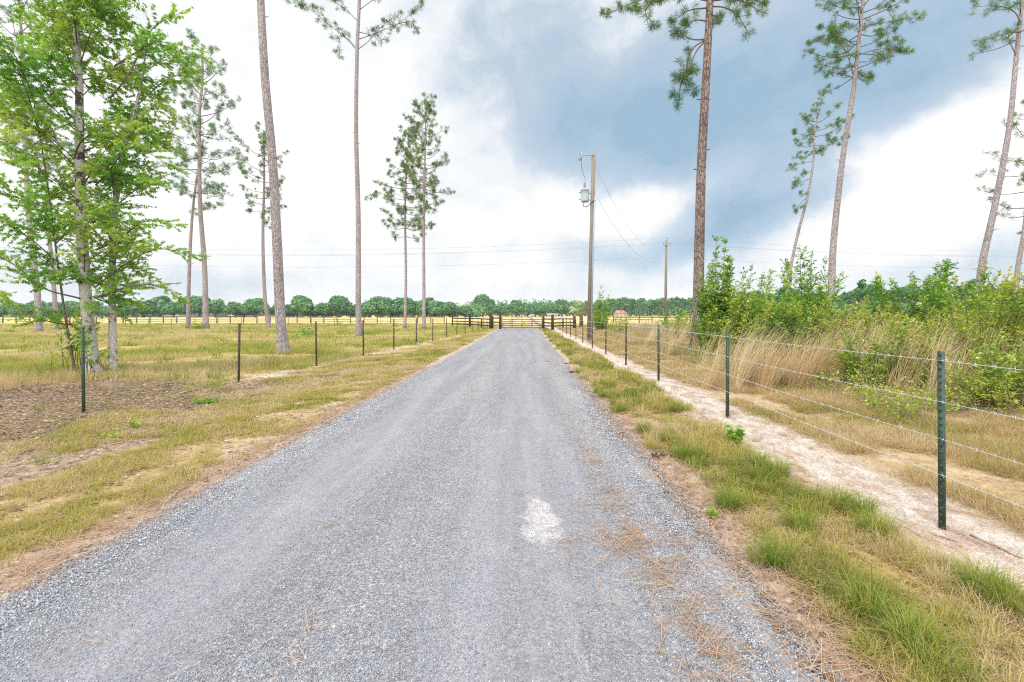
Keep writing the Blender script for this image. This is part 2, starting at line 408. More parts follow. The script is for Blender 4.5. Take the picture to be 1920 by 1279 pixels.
k = (rng.random(N) < 1-sst(Y, 3.2, 7.5)) & ~((((X-.12)/.17)**2+((Y-3.5)/.42)**2+(fbm(X*9, Y*6, 17)-.5)*2.5 < .8) & (rng.random(N) < .8))
trk = np.clip(np.exp(-((X-.02)/.55)**4)+np.exp(-((X+1.9)/.45)**4), 0, 1)
k &= rng.random(N) < 1-.45*trk*sst(fbm(X*3, Y*.8, 29), .35, .6)
X, Y, trk = X[k], Y[k], trk[k]; N = len(X)
sz = (.0034+.0034*rng.random(N)**1.8)*(1-.25*trk)
b.inst(stv*np.array([1, 1, .8]), None, stt, np.stack([X, Y, road_z(X)+sz*.3], -1), rot_random(N), sz, np.clip(rng.beta(2, 2.2, N), 0, 1))
# spill of larger stones on both edges
N = 5200
Y = 1.75*(30/1.75)**rng.random(N); side = rng.random(N) < .72
X = np.where(side, 1.22+.18*rng.normal(size=N), -2.93+.1*rng.normal(size=N))
b.inst(stv, None, stt, np.stack([X, Y, height(X, Y)+.012], -1), rot_random(N), .006+.009*rng.random(N)**2, rng.beta(2.5, 1.8, N))
tag(b.build('gravel', M['stone']), 'loose grey crushed stone covering the lane', 'gravel', kind='stuff')

# ------------------------------------------------------------------ grasses
BLV = None
def blades(mb, base, length, width, lean, az, rnd, curl=.5):
    """curved blades: base (N,3), lean = horizontal reach / length"""
    N = len(base); fa = az+PI/2+rng.normal(size=N)*.5
    side = np.stack([np.cos(fa), np.sin(fa), np.zeros(N)], -1)*width[:, None]*.5
    dirh = np.stack([np.cos(az), np.sin(az), np.zeros(N)], -1)
    h1 = length*.55; h2 = length*np.sqrt(np.clip(1-(lean*.9)**2, .15, 1))
    m = base+dirh*(length*lean*.33)[:, None]+np.array([0, 0, 1])*h1[:, None]
    tip = base+dirh*(length*lean)[:, None]+np.array([0, 0, 1])*h2[:, None]
    V = np.stack([base-side, base+side, m+side*.75, m-side*.75, tip], 1).reshape(-1, 3)
    o = np.arange(N)*5
    mb.raw(V, np.stack([o, o+1, o+2, o+3], -1), np.stack([o+3, o+2, o+4], -1), np.repeat(rnd, 5))
def grass(name, mat, tx, ty, nb, spread, length, width, tone, label, lean=.45, wind=0.0, jit=.18, lo=.12, kind='stuff', cat='grass', zoff=0):
    """tufts at tx,ty; nb blades each"""
    T = len(tx); idx = np.repeat(np.arange(T), nb); N = len(idx)
    a = rng.random(N)*2*PI; r = np.sqrt(rng.random(N))*np.repeat(np.broadcast_to(spread, (T,)), nb)
    x = tx[idx]+r*np.cos(a); y = ty[idx]+r*np.sin(a); z = height(x, y)-.01+zoff
    ln = np.broadcast_to(length, (T,))[idx]*(.45+.75*rng.random(N))
    w = np.broadcast_to(width, (T,))[idx]*(.7+.6*rng.random(N))
    le = np.clip(lean*(.3+1.2*rng.random(N)), 0, .98)
    az = a+rng.normal(size=N)*.7
    if wind:
        dx = np.cos(az)+wind; dy = np.sin(az); az = np.arctan2(dy, dx)
    rn = np.clip(np.broadcast_to(tone, (T,))[idx]+rng.normal(size=N)*jit, 0, 1)
    mb = MB(); blades(mb, np.stack([x, y, z], -1), ln, w, le, az, rn)
    return tag(mb.build(name, mat), label, cat, kind=kind)
def logy(N, a, b): return a*(b/a)**rng.random(N)
# right verge
N = 7000; ty = logy(N, 1.7, 52); tx = 1.3+1.65*rng.random(N)
lo_ = 1.62+.42*(fbm(ty*.9, ty*0, 41)-.5)*2*.6; hi_ = 2.62+.5*(fbm(ty*.8, ty*0+3, 43)-.5)*2*.7+.12*sst(4.5-ty, 0, 2)
dens = fbm(tx*2.2, ty*1.4, 47)
k = (tx > lo_) & (tx < hi_) & (dens > .41)
tx, ty, dens = tx[k], ty[k], dens[k]
tone = np.clip(.53-1.3*(fbm(tx*1.6, ty*1.2, 51)-.45)*1.6, .02, .95)
sc = np.clip(ty/5, .85, 3.2)
tl = rng.random(len(tx)) < .34
grass('verge_grass', M['grass_verge'], tx, ty, 34, np.where(tl, .045, .08)*sc**.6, np.where(tl, .12+.10*rng.random(len(tx)), .05+.06*rng.random(len(tx)))*np.clip(.75+.08*(ty-2), .75, 1)*(.7+.6*dens)*np.clip(sc, 1, 1.25), .0042*sc, np.clip(tone+rng.normal(size=len(tx))*.18, 0, 1), 'tufted olive and straw coloured grass along the wire fence side of the lane', .7)
# greener big tussocks at the gravel edge
tp = np.array([(1455, 1060), (1620, 1150), (1700, 1210), (1760, 1270), (1375, 960), (1215, 815), (1250, 830), (1290, 860), (1420, 880), (1455, 890), (1620, 970), (1640, 1000), (1120, 738), (1130, 745), (1270, 775), (1160, 775), (1085, 700), (1180, 745), (1560, 950), (1890, 1150), (1850, 1120), (1500, 1000)], float)
ty = F*CH/(tp[:, 1]-VY); tx = (tp[:, 0]-VX)*ty/F
R = 3; tx = np.repeat(tx, R)+rng.normal(size=len(tp)*R)*.035; ty = np.repeat(ty, R)+rng.normal(size=len(tp)*R)*.05
grass('tussock_grass', M['grass_green'], tx, ty, 120, .06, .22, .0040, .25+.45*rng.random(len(tx)), 'fresh green grass tussocks between gravel and straw coloured verge', .8, jit=.22)
# left verge
N = 13000; ty = logy(N, 2.6, 52); tx = -3.1-1.6*rng.random(N)
k = (fbm(tx*3.2, ty*2.6, 61) > .46) & (tx < -3.12-.15*rng.random(N))
tx, ty = tx[k], ty[k]; sc = np.clip(ty/5, .85, 3.2)
tone = np.clip(.66-1.8*(fbm(tx*1.4, ty*1.1, 63)-.48)+rng.normal(size=len(tx))*.14, .05, 1)
grass('roadside_grass', M['grass_verge'], tx, ty, 20, .08*sc**.6, (.04+.06*rng.random(len(tx))+.04*sst(ty, 8, 20)), .004*sc, tone, 'short yellow green grass along the post side of the lane', .7)
# sparse grass between verge and posts
N = 15000; ty = logy(N, 3.0, 52); tx = -4.2-(2.6+.6*rng.random(N))*rng.random(N)
dirt = ((tx+9.2)/3.9)**2+((ty-8.4)/2.9)**2
k = (fbm(tx*1.2, ty*1.0, 71) > .46) & (dirt+(fbm(tx*1.1, ty*1.1, 87)-.5)*1.6+.5*(rng.random(N)-.5) > .75) & (np.abs(tx+7.55-.068*ty) > .35)
tx, ty = tx[k], ty[k]; sc = np.clip(ty/5, .85, 3.2)
grass('sparse_grass', M['grass_verge'], tx, ty, 14, .09*sc**.6, .05+.06*rng.random(len(tx)), .004*sc, np.clip(.6-1.5*(fbm(tx, ty, 73)-.5), .05, 1), 'thin patchy grass on bare soil before the steel posts', .8)
# pasture behind the posts
N = 30000; ty = logy(N, 8.5, 82); tx = -7.4+.068*ty-(ty*1.25+4)*rng.random(N)
dirt = ((tx+9.2)/4.0)**2+((ty-8.4)/2.9)**2
k = (fbm(tx*.45, ty*.35, 81) > .38) & (dirt+(fbm(tx*.9, ty*.9, 86)-.5)*2.2+.5*(rng.random(N)-.5) > .95)
tx, ty = tx[k], ty[k]; sc = np.clip(ty/8, 1, 7)
tone = np.clip(.48-2.2*(fbm(tx*.22, ty*.16, 83)-.5)-1.2*(fbm(tx*.9, ty*.7, 85)-.5)+rng.normal(size=len(tx))*.12, .0, 1)
grass('pasture_grass', M['grass_field'], tx, ty, 12, .16*sc**.7, .13+.14*rng.random(len(tx)), .006*sc, tone, 'yellow green rough pasture grass between the post line and the board fence', .6, jit=.2)
N = 520; ty = logy(N, 11, 78); tx = -7.4+.068*ty-(ty*1.2+3)*rng.random(N)
grass('pasture_weeds', M['grass_green'], tx, ty, 22, .16*np.clip(ty/12, 1, 4)**.7, .16+.2*rng.random(N), .008*np.clip(ty/8, 1, 6), .1+.5*rng.random(N), 'scattered green weeds in the rough pasture', .7)
N = 150; ty = logy(N, 3.6, 16); tx = -3.3-5*rng.random(N)
grass('short_weeds', M['grass_green'], tx, ty, 26, .07*np.clip(ty/6, 1, 2), .05+.08*rng.random(N), .005*np.clip(ty/6, 1, 2), .05+.4*rng.random(N), 'small green weed tufts on the bare soil beside the lane', .8)
# tan tall grass at the far left edge
N = 500; tx = -10.6-3.2*rng.random(N); ty = 7.3+3.6*rng.random(N)
k = fbm(tx*.8, ty*.8, 88) > .45; tx, ty = tx[k], ty[k]
grass('seeding_grass', M['broom'], tx, ty, 16, .12, .34, .004, .3+.5*rng.random(len(tx)), 'thin tan seeding grass beside the broadleaf tree', .35)
# dry strip outside the wire fence
N = 24000; ty = logy(N, 2.4, 60); tx = 3.45+(3.3+.04*ty)*rng.random(N)
k = (fbm(tx*1.4, ty*1.0, 91) > .42) & (tx > 3.6+.25*rng.random(N))
tx, ty = tx[k], ty[k]; sc = np.clip(ty/5, .85, 3.5)
grass('dry_grass', M['grass_dry'], tx, ty, 20, .09*sc**.6, .09+.10*rng.random(len(tx)), .0042*sc, np.clip(.5-1.3*(fbm(tx*.9, ty*.7, 93)-.5), .02, 1), 'mown tan and orange dry grass outside the wire fence', .75)
# broomsedge
bx, by, bt = [], [], []
for (px, Y, n_, s) in ((1380, 9.6, 10, .35), (1430, 9.9, 16, .5), (1490, 10.3, 18, .55), (1550, 10.6, 11, .5), (1340, 12.0, 5, .5), (1740, 8.8, 10, .35), (1290, 17, 4, .7), (1200, 23, 5, 1.0), (1610, 9.6, 8, .4), (1680, 9.0, 7, .35), (1800, 7.6, 8, .4), (1590, 12, 8, .6), (1262, 20, 5, .8), (1240, 25, 5, .9)):
    bx += list(WX(px, Y)+rng.normal(size=n_)*s); by += list(Y+rng.normal(size=n_)*s*.7)
bx, by = np.array(bx), np.array(by)
grass('broomsedge', M['broom'], bx, by, 40, .12, 1.3+.4*rng.random(len(bx)), .006*np.clip(by/10, 1, 2.5), .3+.6*rng.random(len(bx)), 'tall pale tan broomsedge bent over by the wind outside the wire fence', .82, wind=2.2)

# ------------------------------------------------------------------ litter
lv = np.array([(0, -.5, 0), (.28, 0, .08), (0, .5, .02), (-.28, 0, .1)])
def flat_rot(N, tilt=.35):
    a = rng.random(N)*2*PI; n_ = unit(np.stack([rng.normal(size=N)*tilt, rng.normal(size=N)*tilt, np.ones(N)], -1))
    return frames(np.stack([np.cos(a), np.sin(a), np.zeros(N)], -1), n_)
N = 34000; ty = 3.4+8.2*rng.random(N); tx = -3.6-10*rng.random(N)
d = ((tx+8.6)/4.8)**2+((ty-7.8)/3.6)**2
k = rng.random(N) < np.clip(1.3-d+(fbm(tx, ty, 15)-.5)*1.2, .14, 1); tx, ty = tx[k], ty[k]; N = len(tx)
b = MB(); b.inst(lv, [(0, 1, 2, 3)], None, np.stack([tx, ty, height(tx, ty)+.012], -1), flat_rot(N), .024+.042*rng.random(N), rng.beta(1.5, 1.9, N))
N = 1500; ty = logy(N, 1.8, 12); tx = 1.25+1.0*rng.random(N)**1.3
b.inst(lv, [(0, 1, 2, 3)], None, np.stack([tx, ty, height(tx, ty)+.015], -1), flat_rot(N), .022+.04*rng.random(N), .3+.6*rng.random(N))
N = 3400; ty = logy(N, 2.7, 16); tx = -3.0-5.5*rng.random(N)
b.inst(lv, [(0, 1, 2, 3)], None, np.stack([tx, ty, height(tx, ty)+.02], -1), flat_rot(N), .025+.045*rng.random(N), rng.random(N))
tag(b.build('leaf_litter', M['litter']), 'scattered brown dead leaves on the soil by the lane and under the tree', 'leaves', kind='stuff')
nv = np.array([(-.5, -.5, 0), (.5, -.5, 0), (.4, .5, .05), (-.4, .5, .05)])
def needles(mb, tx, ty, z, ln, w, rnd):
    N = len(tx); R = flat_rot(N, .12)*1.0
    S = np.zeros((N, 3, 3)); S[:, 0, 0] = w; S[:, 1, 1] = ln; S[:, 2, 2] = ln
    mb.inst(nv, [(0, 1, 2, 3)], None, np.stack([tx, ty, z], -1), np.einsum('nij,njk->nik', R, S), 1.0, rnd)
b = MB()
def patch(px, py, sx, sy, n_):
    Y = F*CH/(py-VY); X = (px-VX)*Y/F
    n3 = int(n_*2.4)
    x = X+rng.standard_t(4, size=n3)*sx*1.5; y = Y+rng.standard_t(4, size=n3)*sy*1.4
    k = (fbm(x*13, y*6, 19)+.25*(rng.random(n3)-.5) > .47) & (y > 1.7) & (np.abs(x-X) < 5*sx) & (np.abs(y-Y) < 5*sy) if n_ > 20 else np.arange(n3) < n_
    x, y = x[k], y[k]; n_ = len(x)
    needles(b, x, y, .010+.012*rng.random(n_)+np.where((x > -2.9) & (x < 1.33), road_z(x), np.maximum(height(x, y), 0)), .10+.12*rng.random(n_), .0021*np.clip(y/3, 1, 3), rng.random(n_))
for a_ in ((1180, 1025, .12, .09, 130), (1150, 985, .09, .14, 60), (1140, 940, .06, .22, 70), (1120, 880, .05, .3, 60), (1230, 1070, .12, .12, 110), (1200, 1030, .14, .06, 90), (1270, 1130, .09, .14, 90), (1310, 1190, .09, .13, 90), (1335, 1240, .07, .1, 70), (1100, 820, .10, .6, 60), (1140, 780, .08, .9, 60), (1040, 690, .2, 2, 60)): patch(*a_)
for _ in range(26):      # loose sprigs on the gravel
    px, py = rng.uniform(60, 1150), rng.uniform(760, 1270); patch(px, py, .025, .03, 5)
N = 3400; ty = logy(N, 1.7, 14); tx = 1.5+.17*rng.normal(size=N)
needles(b, tx, ty, height(tx, ty)+.015+.02*rng.random(N), .11+.12*rng.random(N), .0024*np.clip(ty/3, 1, 3), rng.random(N))
N = 3000; ty = logy(N, 2.6, 14); tx = -3.08+.13*rng.normal(size=N)
needles(b, tx, ty, height(tx, ty)+.012+.015*rng.random(N), .11+.12*rng.random(N), .0024*np.clip(ty/3, 1, 3), rng.random(N))
N = 3500; ty = logy(N, 2.0, 14); tx = 3.1+.55*rng.normal(size=N)
needles(b, tx, ty, height(tx, ty)+.012+.012*rng.random(N), .11+.12*rng.random(N), .0022*np.clip(ty/3, 1, 3), rng.random(N))
N = 7000; ty = logy(N, 1.7, 20); tx = 1.5+1.4*rng.random(N)
bt_ = MB(); needles(bt_, tx, ty, height(tx, ty)+.012+.03*rng.random(N), .08+.12*rng.random(N), .0032*np.clip(ty/3, 1, 4), .35+.65*rng.random(N))
N = 16000; ty = logy(N, 2.7, 26); tx = -3.1-5.5*rng.random(N)
needles(bt_, tx, ty, height(tx, ty)+.010+.02*rng.random(N), .07+.10*rng.random(N), .0032*np.clip(ty/3, 1, 4), .3+.7*rng.random(N))
N = 12000; ty = logy(N, 2.4, 26); tx = 3.5+3.6*rng.random(N)
needles(bt_, tx, ty, height(tx, ty)+.010+.03*rng.random(N), .08+.12*rng.random(N), .0032*np.clip(ty/3, 1, 4), .3+.7*rng.random(N))
tag(bt_.build('dead_grass', M['grass_dry']), 'flat dead straw lying between the living grass', 'dead grass', kind='stuff')
tag(b.build('pine_needles', M['dead_needle']), 'fallen rust brown pine needles on the lane and its edges', 'needles', kind='stuff')

# ------------------------------------------------------------------ pines
def tufts(mb, P, D, M_, ln, w, tone):
    """needle tufts at P pointing along D"""
    P = np.asarray(P); D = unit(np.asarray(D)); T = len(P)
    if T == 0: return
    idx = np.repeat(np.arange(T), M_); N = len(idx)
    d = unit(D[idx]*.75+unit(rng.normal(size=(N, 3)))*1.0)
    L = ln*(.7+.5*rng.random(N)); base = P[idx]-D[idx]*(rng.random(N)*ln*.5)[:, None]
    s = unit(np.cross(d, rng.normal(size=(N, 3))))*w*.5
    tip = base+d*L[:, None]; tip[:, 2] -= .02*L
    mid = base+d*(L*.6)[:, None]
    V = np.stack([base, mid+s, tip, mid-s], 1).reshape(-1, 3); o = np.arange(N)*4
    rn = np.clip(np.asarray(tone)[idx]+rng.normal(size=N)*.12, 0, 1)
    mb.raw(V, np.stack([o, o+1, o+2, o+3], -1), None, np.repeat(rn, 4))
def pine_limb(wood, TP, TD, pts, r0, shoots, s_len, bare=.3):
    P, R = catmull(pts, np.linspace(r0, r0*.25, len(pts)), 4)
    wood.tube(P, R, 5, False)
    seg = np.linalg.norm(np.diff(P, axis=0), axis=1); cum = np.concatenate([[0], np.cumsum(seg)]); Lt = cum[-1]
    n_ = max(2, int(Lt*shoots))
    for q in range(n_):
        s = bare+(1-bare)*(q+random.random())/n_
        j = min(np.searchsorted(cum, s*Lt), len(P)-1); p = P[j]; tg = unit(P[j]-P[max(j-1, 0)])
        d = unit(tg*.6+rng.normal(size=3)*.62+np.array([0, 0, .25]))
        l = s_len*(.4+.9*random.random())*(1.15-.6*s)
        e = p+d*l; mid = (p+e)/2+np.array([0, 0, -.08*l])
        wood.tube([p, mid, e], [r0*.22, r0*.18, r0*.12], 3, False)
        TP.append(e); TD.append(d)
        if l > s_len*.6:
            for _ in range(2):
                e2 = mid+unit(d+rng.normal(size=3)*.8)*l*.55; wood.tube([mid, e2], [r0*.15, r0*.1], 3, False); TP.append(e2); TD.append(e2-mid)
    TP.append(P[-1]); TD.append(P[-1]-P[-2])
def pine(label, trunk_px, Y, rb, rt, crown, nlimb, seed, limbs=(), mats=('pine_bark', 'needle'), M_=34, ln=.24, w=.014, shoots=2.6, s_len=.6, group='tall pines along the lane', tone0=.45, shape='oval', stubs=6):
    """trunk_px: photo points base->top at depth Y; crown=(py_low, py_high, radius m)"""
    global rng
    rng = np.random.default_rng(seed); random.seed(seed)
    pts = [(WX(px, Y), Y+(.02*Y*math.sin(k*1.7+seed) if k else 0)*.25, WZ(py, Y)) for k, (px, py) in enumerate(trunk_px)]
    x0 = pts[0][0]; g = H1(x0, Y); pts[0] = (x0, Y, g-.1)
    z0, z1 = g, pts[-1][2]
    rad = [rt+(rb-rt)*(1-(max(p[2]-z0, 0)/(z1-z0)))**.8 for p in pts]; rad[0] *= 1.0
    P, R = catmull(pts, rad, 8)
    hh = P[:, 2]-g; R = R*(1+.45*np.exp(-np.clip(hh, 0, 99)/.45))
    root = thing('pine_tree', label, 'pine tree', (x0, Y, g), group)
    o = np.array((x0, Y, g))
    tb = MB(); tb.tube(P, R, 14); 
    for _ in range(stubs):            # broken branch stubs
        z = random.uniform(z0+.25*(z1-z0), z1*.75); j = int(np.argmin(abs(P[:, 2]-z))); a = random.random()*2*PI
        d = np.array([math.cos(a), math.sin(a), .25]); tb.tube([P[j]+d*R[j]*.8, P[j]+d*(R[j]+.1+.15*random.random())], [R[j]*.16, R[j]*.1], 5)
    tb.build('trunk', M[mats[0]], root, o, True)
    wood = MB(); TP, TD = [], []
    for lp in limbs:                  # limbs traced from the photo, given real depth
        dz = random.uniform(-.25, .25)
        q = [(WX(px, Y), Y+dz*k_*.12*Y/20, WZ(py, Y)) for k_, (px, py) in enumerate(lp)]
        pine_limb(wood, TP, TD, q, rt*.3+.012, shoots*1.35, s_len, .3)
    if crown:
        ca, cb_ = WZ(crown[0], Y), WZ(crown[1], Y); Rm = crown[2]
        for q in range(nlimb):
            t_ = (q+random.random())/nlimb
            z = ca+(cb_-ca)*t_; j = int(np.argmin(abs(P[:, 2]-z))); p = P[j]
            az = q*2.4+random.uniform(-.6, .6)
            if shape == 'oval': prof = .35+.65*math.sin(PI*min(1, .12+.85*t_))**.8
            else: prof = .28+.72*math.sin(PI*min(1, .3+.68*t_))
            l = Rm*prof*random.uniform(.55, 1.1)*(1.0 if t_ < .8 else .8)
            el = (-.12+.95*t_**1.3)+random.uniform(-.15, .2)
            d = np.array([math.cos(az)*math.cos(el), math.sin(az)*math.cos(el), math.sin(el)])
            m1 = p+d*l*.5+np.array([0, 0, -.06*l]); e = p+d*l+np.array([0, 0, .1*l+random.uniform(-.1, .1)*l])
            pine_limb(wood, TP, TD, [p, m1, e], (.007+.006*l)+.0004*Y, shoots, s_len*(.75+.25*l/Rm), .3)
        TP.append(P[-1]); TD.append((0, 0, 1))
    wood.build('branch', M['pine_branch'], root, o)
    nb = MB(); TP = np.array(TP)
    cl = np.clip(tone0+.9*(fbm(TP[:, 0]*.9+TP[:, 1]*.7, TP[:, 2]*.9, seed)-.5)+rng.normal(size=len(TP))*.1, 0, 1)
    tufts(nb, TP, TD, M_, ln, w, cl)
    nb.build('crown', M[mats[1]], root, o)
    return root
# left of the lane
pine('tall pine with full teal crown behind the broadleaf tree, beside a thinner leaning pine', [(386, 616), (381, 500), (377, 380), (376, 220), (377, 150), (378, 84)], 48, .27, .07, (385, 92, 4.2), 52, 101, mats=('pine_bark', 'needle_teal'), M_=26, ln=.36, w=.030, shoots=2.4, s_len=.8)
pine('thin leaning pine trunk close beside the taller full crowned pine, near the broadleaf tree', [(352, 612), (356, 480), (366, 380), (374, 300), (378, 262)], 50, .20, .06, (400, 270, 2.6), 12, 102, mats=('pine_bark', 'needle_teal'), M_=24, ln=.36, w=.030, shoots=2.0, s_len=.7)
pine('short crowned pine half hidden behind the thick leaning pine trunk', [(505, 614), (499, 560), (494, 450), (493, 350), (495, 300), (497, 247)], 53, .22, .06, (420, 250, 2.9), 34, 103, M_=26, ln=.36, w=.032, shoots=2.2, s_len=.75)
pine('thick bare pine trunk leaning slightly, broad base behind the second and third steel posts', [(533, 664), (528, 600), (518, 450), (509, 300), (499, 150), (490, 0), (482, -120), (476, -300)], 18.6, .20, .10, (-120, -300, 3.0), 16, 104, M_=16, shoots=2.0)
pine('straight tall pine with few open bent branches high up, beside the fourth steel post', [(673, 632), (672, 560), (670, 400), (668, 250), (671, 100), (673, 0), (674, -130), (675, -240)], 32.5, .20, .06, (-10, -240, 3.4), 24, 105,
     limbs=[[(669, 94), (655, 76), (620, 48), (575, 12), (540, 0)], [(669, 97), (662, 86), (640, 68), (637, 100)], [(672, 74), (705, 62), (745, 45), (790, 12)], [(672, 92), (690, 78), (720, 45), (740, 30)], [(671, 40), (650, 20), (615, -5)], [(672, 60), (695, 66), (715, 78)], [(745, 45), (770, 40), (778, 50)], [(672, 20), (700, 0), (730, -20)]],
     M_=26, ln=.30, w=.020, shoots=2.6, s_len=.55, tone0=.35)
pine('right hand slim pine of the close pair before the board fence, its crown reaching higher', [(795, 617), (794, 520), (794, 420), (797, 320), (798, 250), (798, 188)], 49, .19, .05, (415, 190, 3.0), 50, 106, M_=28, ln=.36, w=.030, shoots=2.4, s_len=.75, tone0=.5)
pine('left hand slim pine of the close pair before the board fence, its crown lower', [(759, 614), (760, 520), (760, 400), (763, 320), (764, 280), (766, 245)], 52, .17, .05, (445, 252, 3.1), 46, 107, limbs=[[(760, 376), (745, 364), (720, 362), (695, 372)]], M_=28, ln=.36, w=.032, shoots=2.4, s_len=.75, tone0=.5)
pine('straight grey pine trunk seen through the leaves of the broadleaf tree, thicker of two', [(73, 622), (68, 540), (58, 400), (47, 250), (40, 120), (36, 0)], 42, .25, .07, (300, 0, 3.6), 34, 108, mats=('pine_bark', 'needle_teal'), M_=22, ln=.36, w=.03)
pine('thinner grey pine trunk seen through the leaves of the broadleaf tree', [(107, 617), (104, 540), (92, 400), (84, 300), (80, 190)], 46, .20, .06, (330, 190, 2.6), 22, 109, mats=('pine_bark', 'needle_teal'), M_=22, ln=.36, w=.03)
# right of the lane
pine('big rough barked pine outside the wire fence, low branches drooping from its trunk', [(1306, 648), (1307, 600), (1312, 450), (1317, 300), (1323, 150), (1330, 0), (1337, -120), (1345, -260)], 19.5, .235, .09, (-20, -260, 3.2), 22, 110,
     limbs=[[(1322, 75), (1300, 90), (1288, 118), (1290, 150), (1303, 172)], [(1322, 78), (1306, 96), (1284, 140), (1272, 150)], [(1320, 74), (1296, 74), (1265, 60)], [(1326, 15), (1290, 20), (1258, 45)], [(1328, 2), (1270, -10), (1200, 0), (1140, 26)], [(1328, -8), (1250, -14), (1210, 20), (1222, 44)], [(1328, 40), (1300, 38), (1280, 60)], [(1331, 12), (1360, 14), (1385, 30), (1405, 62)], [(1331, 2), (1380, 0), (1425, 22)], [(1332, -4), (1390, -12), (1430, 8)], [(1288, 125), (1275, 165), (1272, 200)], [(1325, 30), (1330, 20), (1345, 40)]],
     mats=('pine_bark_dark', 'needle'), M_=42, ln=.27, w=.012, shoots=3.6, s_len=.42, tone0=.42)
pine('leaning pine with a broad spreading crown against the dark cloud, behind green saplings', [(1553, 606), (1558, 540), (1566, 450), (1580, 300), (1598, 165), (1608, 100), (1622, 0), (1628, -50)], 26, .20, .06, (150, -45, 2.8), 32, 111, M_=38, ln=.25, w=.014, shoots=3.0, s_len=.5, tone0=.5,
     limbs=[[(1600, 145), (1575, 138), (1540, 130)], [(1600, 142), (1588, 105), (1560, 62), (1540, 55)], [(1605, 105), (1650, 92), (1700, 98)], [(1607, 60), (1640, 45), (1690, 36), (1728, 30)], [(1605, 85), (1570, 70), (1520, 82)]])
pine('slender leaning pine with a small tufted crown, left of the spreading pine', [(1473, 575), (1478, 540), (1495, 450), (1512, 370), (1524, 300), (1529, 250), (1534, 214)], 38, .15, .05, (292, 214, 2.5), 18, 112, M_=34, ln=.28, w=.02, shoots=2.8, s_len=.55, tone0=.55, limbs=[[(1519, 335), (1500, 343), (1487, 352)], [(1513, 370), (1500, 382), (1491, 395)], [(1523, 303), (1500, 306), (1482, 318)], [(1521, 320), (1508, 330), (1497, 335)], [(1515, 362), (1504, 366)]])
pine('leaning pine with bare grey trunk rising behind the yellow green thicket', [(1836, 560), (1842, 520), (1866, 380), (1888, 240), (1908, 100), (1921, 0), (1932, -90)], 24, .17, .06, (95, -90, 2.3), 12, 113, M_=30, ln=.28, w=.015, shoots=2.2, s_len=.6,
     limbs=[[(1912, 60), (1895, 62), (1860, 70), (1838, 82)], [(1914, 42), (1900, 20), (1870, 10), (1828, 12)], [(1905, 104), (1893, 80), (1888, 60)]])
pine('thin dark pine trunk at the edge of view beside the thicket', [(1905, 580), (1909, 520), (1918, 420), (1930, 300), (1940, 200)], 34, .18, .06, (420, 190, 2.8), 26, 114, M_=26, ln=.3, w=.02, shoots=2.2, s_len=.6)

# ------------------------------------------------------------------ broadleaf plants
MAPLE_V = np.array([(0, 0, 0), (.16, .42, .03), (0, 1, -.10), (-.16, .42, .03), (.52, .62, -.06), (-.52, .62, -.06), (.3, .1, 0), (-.3, .1, 0)])
MAPLE_Q = [(0, 1, 2, 3)]; MAPLE_T = [(0, 4, 1), (0, 3, 5), (0, 6, 4), (0, 5, 7)]
OV_V = np.array([(0, 0, 0), (.27, .45, .06), (0, 1, -.04), (-.27, .45, .06)])
OV_Q = [(0, 1, 2, 3)]
def leafy_limb(wood, LP, LD, pts, r0, tw_step, tw_len, leaf_step, start=.2, rise=.1, flat=1.0, roll=.35, droop=.15):
    P, R = catmull(pts, np.linspace(r0, r0*.2, len(pts)), 5)
    wood.tube(P, R, 5, False)
    seg = np.linalg.norm(np.diff(P, axis=0), axis=1); cum = np.concatenate([[0], np.cumsum(seg)]); Lt = cum[-1]
    n_ = max(3, int(Lt*(1-start)/tw_step)); sgn = 1
    for q in range(n_+1):
        s = start+(1-start)*(q+.5*random.random())/n_
        j = int(min(np.searchsorted(cum, min(s, 1)*Lt), len(P)-1)); p = P[j]; tg = unit(P[j]-P[max(j-1, 0)])
        sd = unit(np.cross(tg, (0, 0, 1.0)))*sgn; sgn = -sgn
        ph = random.uniform(-1.5, 1.5)*roll; sd = sd*math.cos(ph)+np.cross(sd, tg)*math.sin(ph)
        d = unit(tg*.7+sd*random.uniform(.3, 1.0)+np.array([0, 0, rise+random.uniform(-.25, .25)/flat])+rng.normal(size=3)*.2/flat)
        if q == n_: d = tg
        l = tw_len*(1.1-.6*s)*random.uniform(.55, 1.25)
        e = p+d*l+np.array([0, 0, -.10*l]); mid = p+d*l*.5
        wood.tube([p, mid, e], [r0*.18, r0*.12, r0*.06], 3, False)
        k = max(2, int(l/leaf_step))
        u = (np.arange(k)+rng.random(k))/k*.9+.1
        pp = p*(1-u[:, None])+e*u[:, None]
        side = np.where(np.arange(k) % 2, 1, -1)[:, None]*unit(np.cross(d, (0, 0, 1.0)))[None]
        dd = unit(d[None]*.55+side*.8+rng.normal(size=(k, 3))*.35+np.array([0, 0, -droop]))
        LP.append(pp); LD.append(dd)
def put_leaves(mb, LP, LD, size, tone, tv, q, t, tilt=.45, jit=.16):
    P = np.vstack(LP); D = np.vstack(LD); N = len(P)
    up = unit(np.stack([rng.normal(size=N)*tilt, rng.normal(size=N)*tilt, np.ones(N)], -1))
    cl = np.clip(tone+1.15*(fbm(P[:, 0]*1.1+P[:, 1]*.9, P[:, 2]*1.4-P[:, 1]*.4, 7)-.5)+rng.normal(size=N)*jit, 0, 1)
    mb.inst(tv, q, t, P, frames(D, up), size*(.6+.7*rng.random(N)), cl)

